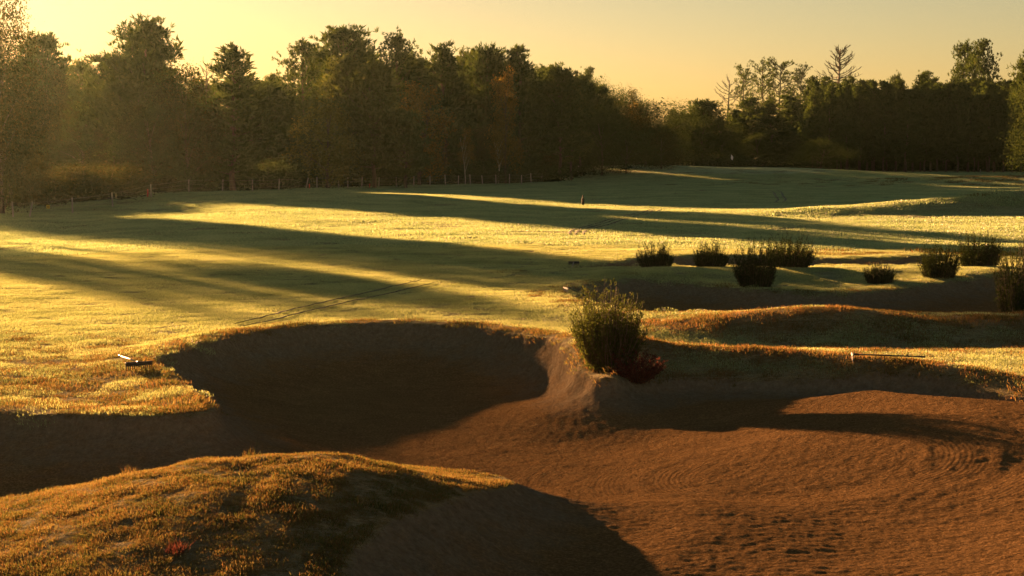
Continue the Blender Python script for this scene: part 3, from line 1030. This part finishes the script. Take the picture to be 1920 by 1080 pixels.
T("birch_tree", 'green', 1, 1140, 145, 262, 62, "tall leafy tree right of the last full dark pine")
T("oak_tree", 'oak', 1, 1180, 162, 268, 66, "russet tree on the falling skyline right of the tall leafy tree")
for (px, top, D, w, kd, lab) in ((1088, 138, 240, 70, 'young', "dark pine left of the faint hazy pine on the falling skyline"), (1120, 158, 252, 60, 'young', "dark pine right of the faint hazy pine on the falling skyline"),
                                 (1160, 168, 275, 60, 'green', "dark leafy tree between the tall leafy tree and the russet one"), (1205, 182, 286, 70, 'green', "dark leafy tree right of the russet tree on the falling skyline"), (1262, 206, 298, 50, 'green', "lowest dark tree at the very end of the central wood")):
    T("pine_tree" if kd == 'young' else "oak_tree", kd, rnd.randrange(3), px, top, D, w, lab, "trees on the descending skyline")
T("oak_tree", 'green', 0, 1238, 186, 290, 125, "round dark tree ending the central wood at the valley gap")
T("pine_tree", 'young', 2, 1318, 186, 305, 75, "see-through dark pine just right of the valley gap")
T("dead_tree", 'bare', 0, 1360, 138, 318, 60, "thin bare pine with crooked top left of the hazy pines")
T("pine_tree", 'thin', 0, 1398, 118, 345, 66, "first hazy layered pine right of the crooked bare pine")
T("pine_tree", 'thin', 1, 1432, 108, 350, 70, "second hazy layered pine, thin topped")
T("pine_tree", 'thin', 2, 1466, 106, 345, 85, "third hazy layered pine, the broadest of the row")
T("pine_tree", 'thin', 0, 1500, 118, 340, 66, "fourth hazy layered pine, nearest the dead pine")
T("dead_tree", 'dead', 0, 1575, 83, 318, 76, "tall leafless dead pine rising above the right wood")
T("pine_tree", 'tall', 0, 1806, 76, 306, 78, "left pine of the tall pair above the right wood")
T("pine_tree", 'tall', 2, 1842, 72, 300, 82, "right pine of the tall pair above the right wood")
T("pine_tree", 'tall', 1, 1680, 134, 330, 50, "flat-topped pine just clearing the right wood")
T("pine_tree", 'tall', 2, 1735, 132, 332, 66, "wide flat-topped pine left of the tall pair")
T("oak_tree", 'green', 2, 1950, 140, 240, 120, "leafy tree cut by the right edge of the photo")
T("pine_tree", 'young', 3, 1940, 90, 262, 70, "dark pine tip showing at the right edge above the leafy edge tree")
T("oak_tree", 'green', 1, 1540, 258, 268, 92, "round dark bushy tree standing before the right wood")
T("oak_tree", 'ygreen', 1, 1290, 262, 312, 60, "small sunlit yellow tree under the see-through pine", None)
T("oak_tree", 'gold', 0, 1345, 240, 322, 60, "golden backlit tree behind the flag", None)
for (px, top, D, w, lab) in ((1412, 182, 312, 75, "mid-height tree below the first hazy layered pine"), (1450, 190, 308, 70, "mid-height tree below the second hazy layered pine"), (1490, 178, 314, 80, "mid-height tree below the fourth hazy layered pine"), (1385, 205, 315, 60, "lowest tree right of the crooked bare pine")):
    T("pine_tree", 'stand', rnd.randrange(4), px, top, D, w, lab, "trees under the hazy layered pines")

# crowns closing up the skyline behind the front rank
for (px, top, w, lab) in ((590, 105, 90, "pine crown showing between the open left-end pine and the highest domed pine"), (680, 92, 95, "pine crown filling in just right of the highest domed pine"),
                          (770, 98, 80, "pine crown right of the airy round-headed pine"), (800, 112, 90, "pine crown left of the pointed dark pine"), (855, 116, 90, "low pine crown right of the pointed dark pine"),
                          (892, 104, 80, "pine crown left of the rounded dark pine"), (945, 108, 90, "pine crown between the rounded and the twin-tipped dark pines"), (1015, 122, 80, "pine crown right of the twin-tipped dark pine"),
                          (1072, 136, 70, "pine crown where the central wood steps down"), (530, 165, 80, "low pine crown in the notch at the left end of the central wood")):
    T("pine_tree", rnd.choice(['young', 'young', 'pale']), rnd.randrange(3), px, top, 226 + rnd.random() * 10, w, lab, "second rank of pines in the central wood")
for (px, top, w, lab) in ((192, 150, 80, "pine crown left of the tallest left pine, on the skyline"), (305, 122, 80, "pine crown between the tallest left pine and the leafy tree"), (372, 150, 90, "pine crown between the leafy tree and the bristly pine"),
                          (500, 160, 80, "pine crown low in the notch right of the bristly pine"), (130, 165, 80, "pine crown below the pale hazy pine at the left")):
    T("pine_tree", rnd.choice(['young', 'pale']), rnd.randrange(3), px, top, 186 + rnd.random() * 10, w, lab, "second rank of pines in the left wood")
# dense young stand on the right
g = "young pines packed in the right-hand wood"
for row, (D, ty, n) in enumerate(((284, 158, 24), (294, 152, 24), (304, 147, 24))):
    for i in range(n):
        px = 1515 + (1930 - 1515) * (i + .5 + .35 * rnd.uniform(-1, 1)) / n
        T("pine_tree", 'stand', rnd.randrange(4), px, ty + rnd.uniform(-9, 22), D + rnd.uniform(-4, 4), rnd.uniform(34, 52), "young pine packed among its like in the dense right-hand wood", g)
# far hazy trees in the valley gap
for i, (px, top) in enumerate(((1262, 204), (1278, 208), (1292, 213), (1306, 206), (1325, 210))):
    T("pine_tree", 'young', i % 4, px, top, 560, 26, "far hazy tree closing the valley gap", "far trees closing the valley gap")


def fence_line(px):
    pts = ((-700, 380), (-300, 398), (0, 396), (132, 390), (208, 384), (352, 368), (472, 360), (572, 354), (750, 348.5), (980, 346), (1040, 340), (1100, 331), (1150, 323), (1200, 318))
    for (a, b) in zip(pts, pts[1:]):
        if a[0] <= px <= b[0]:
            t = (px - a[0]) / (b[0] - a[0]); return a[1] + (b[1] - a[1]) * t
    return pts[-1][1]


# understorey behind the fence
g1 = "golden bushes behind the left fence"
for (px, top, w, D, lab) in ((12, 118, 95, 134, "russet tree against the trunk of the huge left-edge tree, cut by the edge"), (52, 96, 90, 139, "highest russet tree under the right side of the huge left-edge tree"), (88, 112, 70, 143, "russet tree below the leaning pine at the left"), (40, 190, 110, 132, "lowest russet tree under the huge left-edge tree")):
    T("oak_tree", 'oak', rnd.randrange(3), px, top, D, w, lab, "trees under the huge left-edge tree")
for (px, top, w, lab) in ((20, 330, 110, "golden bush at the far left end of the fence"), (85, 318, 120, "golden bush behind the yellow fence plate"), (165, 290, 130, "golden bush between the yellow fence plate and the red stake"), (230, 300, 120, "golden bush left of the leaning red stake"),
                      (290, 285, 150, "golden bush just right of the leaning red stake"), (335, 300, 90, "small golden bush where the dark thicket begins"), (60, 250, 120, "higher golden bush behind the one at the yellow plate"), (150, 235, 110, "highest golden bush under the pale hazy pine at the left")):
    x, D = P(px, fence_line(px)); D += 14 + rnd.random() * 6
    T("bush", 'goldshrub', rnd.randrange(3), px, top, D, w, lab, g1, "bush")
g2 = "dark bushes under the central wood"
for i in range(34):
    px = 340 + (1110 - 340) * (i + rnd.uniform(.2, .8)) / 34
    x, D = P(px, fence_line(px)); D += 5 + rnd.random() * 7
    T("bush", 'shrub', rnd.randrange(4), px, rnd.uniform(285, 312), D, rnd.uniform(60, 95), "dark bush in the hedge-like thicket behind the wire fence", g2, "bush")
g3 = "dark bushes at the foot of the far trees"
for i in range(16):
    px = 1140 + (1520 - 1140) * (i + rnd.uniform(.2, .8)) / 16
    T("bush", 'shrub', rnd.randrange(4), px, rnd.uniform(278, 300), 292 + rnd.random() * 10, rnd.uniform(40, 70), "low dark bush at the foot of the trees beyond the green", g3, "bush")
# birch stems standing at the wood edge
for (px, top, yb, D, lab) in ((760, 250, 346, 193, "pale birch at the fence with a low forked stem"), (872, 235, 340, 197, "thin birch with twin pale stems inside the dark wood"),
                              (935, 245, 330, 203, "slender pale birch right of the twin-stemmed one"), (1130, 200, 326, 268, "white birch stem left of two others near the green"),
                              (1152, 225, 328, 270, "short leaning white birch stem between its two neighbours"), (1190, 190, 320, 284, "white birch stem nearest the green, with orange leaves")):
    T("birch_tree", 'birch', rnd.randrange(3), px, top, D, 46, lab)

# filler trees deeper in the wood
g4 = "shadowed trees in the depth of the central wood"
for i in range(46):
    px = 330 + (1120 - 330) * (i + rnd.uniform(.1, .9)) / 46
    x, D = P(px, fence_line(px)); D += 10 + rnd.random() * 22
    skyl = 150 if px < 560 else (130 if px < 1000 else 175)
    T("oak_tree", rnd.choice(['green', 'green', 'oak']), rnd.randrange(3), px, skyl + rnd.uniform(20, 90), D, rnd.uniform(70, 110), "shadowed leafy tree filling the depth of the central wood", g4)
g5 = "shadowed trees behind the left bushes"
for i in range(10):
    px = 30 + 300 * (i + rnd.uniform(.1, .9)) / 10
    x, D = P(px, fence_line(px)); D += 12 + rnd.random() * 16
    T("oak_tree", rnd.choice(['green', 'oak', 'oak']), rnd.randrange(3), px, rnd.uniform(175, 235), D, rnd.uniform(80, 120), "half-lit leafy tree behind the golden bushes on the left", g5)
g6 = "shadowed trees beyond the green"
for i in range(10):
    px = 1130 + 400 * (i + rnd.uniform(.1, .9)) / 10
    T("oak_tree", 'green', rnd.randrange(3), px, rnd.uniform(215, 255), 300 + rnd.random() * 20, rnd.uniform(50, 80), "shadowed leafy tree filling the wood beyond the green", g6)

g8 = "dark bushes between the trunks of the right-hand stand"
for i in range(22):
    px = 1500 + 440 * (i + rnd.uniform(.1, .9)) / 22
    T("bush", 'shrub', rnd.randrange(4), px, rnd.uniform(286, 304), 296 + rnd.random() * 12, rnd.uniform(45, 70), "dark low bush between the trunks of the right-hand stand", g8, "bush")
g9 = "trees in the far depth of the central wood"
for i in range(44):
    px = 640 + (1250 - 640) * (i + rnd.uniform(.1, .9)) / 44
    sk = 105 if px < 1000 else 150 + (px - 1000) * .22
    T("oak_tree", rnd.choice(['green', 'green', 'oak']), rnd.randrange(3), px, sk + rnd.uniform(20, 50), rnd.uniform(232, 300), rnd.uniform(60, 90), "shadowed leafy tree in the far depth of the central wood", g9)
g7 = "dark trees behind the right-hand stand"
for i in range(26):
    px = 1500 + 440 * (i + rnd.uniform(.1, .9)) / 26
    T("oak_tree", 'green', rnd.randrange(3), px, rnd.uniform(190, 225), 312 + rnd.random() * 22, rnd.uniform(55, 85), "dark tree closing the back of the right-hand stand", g7)
# wood edge running on to the left, out of the picture: it throws the long shadows on the near fairway
LIB['high', 0] = (13., 3.4, make_leafy(295, 13, .83, 3.4, 9000, .2, M_GREENLEAF, None, 9))
measure()
for i, (u, y, h, w, kd) in enumerate(((19.0, 131, 13.2, 4.0, 'green'), (20.8, 133, 13.0, 4.2, 'green'), (22.6, 130, 13.3, 3.8, 'green'), (23.4, 138, 13.8, 3.4, 'oak'), (20.5, 141, 13.4, 4, 'oak'), (26.4, 132, 13.2, 6.0, 'high'),
                                      (31.4, 131, 13.0, 4.2, 'green'), (33.6, 133, 13.3, 4.6, 'oak'), (36.0, 131, 12.6, 4.8, 'green'), (38.4, 130, 12.8, 4.6, 'oak'), (33.0, 142, 14.2, 5.0, 'green'), (36.8, 143, 14.0, 6, 'green'), (40.0, 141, 13.2, 4.2, 'green'))):
    x = (u + y * math.sin(SUN_AZ)) / math.cos(SUN_AZ)
    plant("oak_tree", kd, 0 if kd == 'high' else i % 3, x, y, h * 1.11, w, "leafy tree of the wood edge beyond the left of the view", "tree", "wood edge left of the view")

# ------------------------------------------------------------------ broom bushes and small plants
LIB['broom', 0] = (1., .55, make_broom(400, 420, 1.0, .034, None, .46))
LIB['broom', 1] = (1., .55, make_broom(401, 190, 1.0, .045, M_BROOMSHADE, .36, .40))
LIB['broom', 2] = (1., .55, make_broom(402, 190, 1.0, .045, M_BROOMSHADE, .42, .34))
LIB['broom', 3] = (1., .55, make_broom(404, 300, 1.0, .036, M_BROOM, .55, .22))
LIB['heather', 0] = (1., .55, make_broom(403, 110, 1.0, .06, M_HEATHER, .9))
measure()


def bush_px(name, kind, var, px, top, D, wpx, label, group=None):
    return tree_px(name, kind, var, px, top - (11 if D > 40 else 0), D, wpx * 1.12, label, group, "bush")


gb = "broom bushes around the bunkers"
x, D = P(1140, 694, -.05)
bush_px("broom_bush", 'broom', 0, 1142, 534, D, 124, "largest broom bush, alone on the spit of the front bunker", gb)
bush_px("broom_bush", 'broom', 1, 1231, 460, 61.5, 62, "leftmost broom bush behind the middle bunker", gb)
bush_px("broom_bush", 'broom', 2, 1334, 460, 61.5, 66, "second broom bush from the left behind the middle bunker", gb)
bush_px("broom_bush", 'broom', 1, 1480, 447, 60.5, 88, "wide tall broom bush behind its nearer dark neighbour", gb)
bush_px("broom_bush", 'broom', 2, 1418, 455, 55.0, 74, "dark broom bush at the edge of the middle bunker, overlapping the wide one", gb)
bush_px("broom_bush", 'broom', 2, 1650, 498, 56.5, 56, "smallest broom bush, low on the turf tongue", gb)
bush_px("broom_bush", 'broom', 1, 1763, 458, 57.5, 68, "broom bush left of the two on the far right turf", gb)
bush_px("broom_bush", 'broom', 2, 1836, 442, 61.0, 74, "broom bush with ragged high shoots, second from the right edge", gb)
bush_px("broom_bush", 'broom', 3, 1918, 452, 46.8, 86, "tall brownish broom bush cut by the right edge of the photo", gb)
x, D = P(1190, 700, -.1)
bush_px("heather_bush", 'heather', 0, 1194, 648, D - .35, 92, "low reddish heather clump at the foot of the largest broom bush")

# ------------------------------------------------------------------ fence
def fence():
    base = [(20, 371), (50, 371), (132, 367), (208, 363), (281, 352), (352, 345), (415, 346), (472, 342), (521, 341), (572, 338), (593, 338), (613, 338), (634, 338), (651, 341),
            (677, 336), (709, 338), (743, 336), (775, 337), (806, 337), (835, 336), (859, 336), (882, 337), (905, 336), (930, 337), (955, 337), (978, 337), (996, 337), (1015, 336), (1040, 330), (1062, 326), (1085, 322), (1110, 315), (1140, 310), (1165, 307)]
    f = empty("wire_fence", (0, 150, 0))
    tag(f, "post and wire fence running along the edge of the left and central wood", "fence")
    inv = Matrix.Translation((0, -150, 0))
    tops = []
    for i, (px, top) in enumerate(base):
        x, y = P(px, fence_line(px))
        y += .6
        z = gz(x, y)
        h = 1.12 + .18 * rnd.random()
        lean = Vector((rnd.gauss(0, .05), rnd.gauss(0, .05), 1)).normalized()
        if i in (1, 9): lean = Vector((.22, 0, 1)).normalized()
        b = Vector((x, y - 150, z - .15))
        mb = MB()
        mb.tube([b, b + lean * .5, b + lean * (h + .15), b + lean * (h + .19)], [.062, .06, .056, .03], 7)
        mb.build("post", M_POST, f)
        tops.append((b, lean, h))
    for lev in (.35, .65, .95):
        for (a, c) in zip(tops, tops[1:]):
            p = a[0] + a[1] * (.15 + lev * a[2]); q = c[0] + c[1] * (.15 + lev * c[2])
            mb = MB()
            m = p.lerp(q, .5) - Vector((0, 0, .03))
            off = Vector((0, -.066, 0))
            mb.tube([p + off, m + off, q + off], .008, 4)
            mb.build("wire", M_WIRE, f)
    return tops


fence()


def stake(px, py_b, h, mat, label, name="red_stake", cat="stake", group=None, w=.05):
    x, y = P(px, py_b)
    z = gz(x, y)
    e = empty(name, (x, y, z)); tag(e, label, cat, group)
    mb = MB(); mb.tube([(0, 0, -.1), (0.01, 0, h * .7)], w, 6); mb.build("stake", mat, e)
    mb = MB(); mb.tube([(0.01, 0, h * .7), (0.014, 0, h * .97), (.014, 0, h)], [w * 1.08, w * 1.05, w * .5], 6); mb.build("cap", mat, e)


stake(277, 374, .75, M_RED, "red stake leaning beside a fence post at the left", w=.06)
stake(580, 354, .55, M_RED, "small red stake between two posts left of the central wood")
stake(693, 351, .55, M_RED, "small red stake further right, near the fence below the wood")
x, y = P(91, 395); y -= .1
e = empty("fence_sign", (x, y, gz(x, y))); tag(e, "small yellow warning plate hung on the left end of the wire fence", "sign")
mb = MB(); mb.box((0, 0, .86), (.25, .012, .27), None, .004); mb.build("plate", M_YELLOW, e)
mb = MB(); mb.box((-.04, -.009, .84), (.03, .006, .12), Matrix.Rotation(.5, 3, 'Y')); mb.box((.04, -.009, .84), (.03, .006, .12), Matrix.Rotation(-.5, 3, 'Y')); mb.build("symbol", M_DARK, e)
mb = MB(); mb.tube([(-.08, .012, .96), (-.08, .02, 1.05)], .006, 4); mb.tube([(.08, .012, .96), (.08, .02, 1.05)], .006, 4); mb.build("hanger", M_WIRE, e)

# ------------------------------------------------------------------ flag, marker, bits beyond the green
x, _ = PD(1370, 322, 252); y = 252.0
e = empty("golf_flag", (x, y, gz(x, y))); tag(e, "white flag hanging on its stick in the far green", "flag")
mb = MB(); mb.tube([(0, 0, -.1), (0, 0, 1.2), (0, 0, 2.25)], [.016, .014, .012], 6); mb.build("flagstick", M_DARK, e)
V = []; Fq = []
for i in range(7):
    for j in range(6):
        u, v = i / 6, j / 5
        V.append((.02 + .36 * u * (1 - .35 * v) + .03 * math.sin(v * 5), .07 * math.sin(u * 7 + v * 3) * u, 2.2 - .62 * v * (1 + .5 * u) - .40 * u * (1 - v) ** .7))
for i in range(6):
    for j in range(5):
        a = i * 6 + j; Fq.append((a, a + 6, a + 7, a + 1))
fm = bpy.data.meshes.new("cloth"); fm.from_pydata(V, [], Fq); fm.materials.append(M_WHITE)
fo = link("cloth", fm, e); sm = fo.modifiers.new("thick", 'SOLIDIFY'); sm.thickness = .006

x, y = P(1093, 384)
e = empty("marker_post", (x, y, gz(x, y))); tag(e, "dark bottle-shaped distance post standing alone on the fairway", "post")
mb = MB(); mb.tube([(0, 0, -.1), (0, 0, .48), (0, 0, .55), (0, 0, .58)], [.12, .12, .10, .06], 10); mb.build("body", M_DARK, e, True)
mb = MB(); mb.tube([(0, 0, .58), (0, 0, .76)], .055, 8); mb.build("neck", M_DARK, e, True)
mb = MB(); mb.tube([(0, 0, .76), (0, 0, .80), (0, 0, .82)], [.065, .065, .04], 8); mb.build("cap", M_DARK, e, True)

x, _ = PD(1415, 322, 285)
e = empty("litter_bin", (x, 285, gz(x, 285))); tag(e, "small dark box on legs behind the raised green", "bin")
mb = MB(); mb.box((0, 0, .62), (.7, .5, .75), None, .02); mb.build("box", M_DARK, e)
mb = MB(); mb.box((0, 0, 1.03), (.8, .6, .06), None, .01); mb.build("lid", M_DARK, e)
for sx in (-.28, .28):
    for sy in (-.18, .18):
        mb = MB(); mb.box((sx, sy, .12), (.07, .07, .26)); mb.build("leg", M_DARK, e)
x, _ = PD(1838, 328, 250); z = gz(x, 250)
e = empty("white_stake", (x, 250, z)); tag(e, "thin pale stake before the right wood", "stake")
mb = MB(); mb.tube([(0, 0, -.1), (0, 0, .95)], .035, 6); mb.build("stake", M_POST, e)
mb = MB(); mb.tube([(0, 0, .95), (0, 0, 1.0), (0, 0, 1.03)], [.04, .04, .02], 6); mb.build("cap", M_WHITE, e)

# ------------------------------------------------------------------ bunker rakes
def rake(x, y, ang, label, handle_mat, L=1.55, head_w=.6, tilt=0.0, z=None, head_mat=None, grip=None):
    """head along local X, handle along local +Y, lying on the ground"""
    z = gz(x, y) + .02 if z is None else z
    e = empty("bunker_rake", (x, y, z), ang)
    tag(e, label, "rake", "bunker rakes left on the course")
    hx, hy = x - math.sin(ang) * L, y + math.cos(ang) * L
    zt = gz(hx, hy) + .11 - z
    mb = MB(); mb.box((0, 0, .15), (head_w, .035, .05), None, .006); mb.box((0, .005, .11), (head_w * .98, .02, .05)); mb.build("head", head_mat or M_RAKEBLK, e)
    n = 13
    for i in range(n):
        t = -head_w / 2 + .02 + (head_w - .04) * i / (n - 1)
        mb = MB(); mb.tube([(t, 0, .13), (t, -.005, .05), (t, .012, -.02)], [.012, .011, .006], 5); mb.build("tine", head_mat or M_RAKEBLK, e)
    mb = MB(); mb.tube([(0, .0, .155), (0, .08, .155), (0, .16, .15)], [.028, .026, .02], 8); mb.build("socket", M_RAKEBLK, e, True)
    mb = MB(); mb.tube([(0, .10, .155), (0, L * .5, .155 + (zt - .155) * .45), (0, L * .93, zt)], .017, 8); mb.build("handle", handle_mat, e, True)
    mb = MB(); mb.tube([(0, L * .90, zt + .006), (0, L, zt)], .021, 8); mb.build("grip", grip or M_RAKEBLK, e, True)
    return e


x, y = P(261, 707, -.05)
rake(x, y, R(28), "black-headed rake with pale handle on the lit grass left of the front bunker", M_RAKEWHITE, 1.7)
x, y = P(1076, 500, .0)
rake(x, y, R(172), "rake with white handle pointing towards the viewer by the thin far bunker", M_RAKEWHITE, 1.3, .46)
x, y = P(1598, 680, .1)
rake(x, y, R(-98), "rake with pale end-on head and long dark handle on the front bunker's right lip", M_RAKEGREEN, 1.6, .42, head_mat=M_RAKEWHITE)
x, y = P(1061, 555, .0)
rake(x, y, R(-75), "rake with pale head at the left tip of the middle bunker", M_RAKEGREEN, 1.4, .5, head_mat=M_RAKEWHITE)


# grass stalks on the mound
def stalks(px, py, D, n, h, label, mat=M_HEATH):
    x, _ = PD(px, py, D)
    e = empty("grass_tuft", (x, D, gz(x, D))); tag(e, label, "grass tuft")
    gg = np.random.default_rng(int(px))
    mb = MB()
    for i in range(n):
        a = gg.random() * 6.283; t = .12 + .35 * gg.random()
        pts = bent((gg.normal() * .06, gg.normal() * .06, -.03), (math.cos(a) * t, math.sin(a) * t, 1), h * (.4 + .65 * gg.random()), 4, -.02, gg, .06)
        mb.tube(pts, [.004, .0038, .0032, .0025, .0012], 3, False)
    mb.build("stalk", mat, e)
    b = blade_patch("blade", 70, .12, .06, .17, .007, mat, .9, int(px)).data
    link("blade", b, e)


stalks(468, 850, 22.2, 9, .42, "tuft with tall thin stalks on the crest of the foreground mound")
for (px, py, D, lab) in ((330, 1062, 17.6, "small red-leaved weed low on the front of the foreground mound"),):
    stalks(px, py, D, 12, .08, lab, M_HEATHER)
stalks(245, 895, 21.6, 4, .16, "short grass tuft on the left slope of the mound crest")
# ------------------------------------------------------------------ wheel tracks brushed into the dew
def track(pts, w, label):
    pts = np.array([P(*p) for p in pts])
    t = np.linspace(0, len(pts) - 1, 60)
    x = np.interp(t, np.arange(len(pts)), pts[:, 0]); y = np.interp(t, np.arange(len(pts)), pts[:, 1])
    k = np.ones(5) / 5
    x[2:-2] = np.convolve(x, k, 'valid'); y[2:-2] = np.convolve(y, k, 'valid')
    dx = np.gradient(x); dy = np.gradient(y); L = np.hypot(dx, dy)
    nx, ny = -dy / L, dx / L
    ww = w * (.6 + .7 * rng.random(len(x))) * np.clip(np.minimum(t, t[-1] - t) * 2.5, .12, 1)
    rows = []
    for s in (-.5, 0, .5):
        xx, yy = x + nx * ww * s, y + ny * ww * s
        z, _, _ = terrain(xx, yy)
        rows.append(np.stack([xx, yy, z + .05 + .02 * (s == 0)], 1))
    V = np.concatenate(rows); n = len(x)
    Q = [(a * n + i, a * n + i + 1, (a + 1) * n + i + 1, (a + 1) * n + i) for a in range(2) for i in range(n - 1)]
    o = link("wheel_track", mesh_np("wheel_track", V, np.array(Q), M_TRACK))
    tag(o, label, None, None, 'structure')


M_TRACK = plain_mat("brushed_wet_turf", (.05, .06, .022), (.13, .145, .06), 3, .9, (1, 1, 1), 1.0, .05)
for (o1, o2) in ((0, 0), (26, 9)):
    track([(440 + o1 * .6, 611 + o2 * .6), (560 + o1 * .8, 581 + o2 * .6), (680 + o1, 552 + o2 * .6), (790 + o1, 527 + o2 * .5)], .12, "dark wheel track in the dew, one of a pair behind the front bunker")
for k in (0, 12, 26):
    track([(1068 + k, 441), (1068 + k * 1.05, 436), (1078 + k * 1.1, 430), (1110 + k * 1.1, 423), (1150 + k, 413), (1190 + k, 402), (1225 + k * .8, 392)], .20, "dark wheel track curving across the shaded fairway")
for k in (0, 14):
    track([(1452 + k, 379), (1460 + k, 374), (1455 + k, 368), (1450 + k, 362), (1442 + k, 356)], .22, "short wavy wheel track on the far shaded fairway")

# ------------------------------------------------------------------ morning haze
mb = MB(); mb.box((0, 0, 14.0), (1500, 1500, 34.0))
hz = mb.build("haze", None)
hz['kind'] = 'stuff'; hz['label'] = "golden morning haze lying over the whole course"
m = bpy.data.materials.new("morning_haze"); m.use_nodes = True
nt = m.node_tree
for n in list(nt.nodes): nt.nodes.remove(n)
out = nt.nodes.new("ShaderNodeOutputMaterial")
pv = nt.nodes.new("ShaderNodeVolumePrincipled")
pv.inputs["Color"].default_value = (.68, .95, .70, 1)
pv.inputs["Density"].default_value = .00004
pv.inputs["Anisotropy"].default_value = .82
nt.links.new(pv.outputs[0], out.inputs["Volume"])
hz.data.materials.append(m)
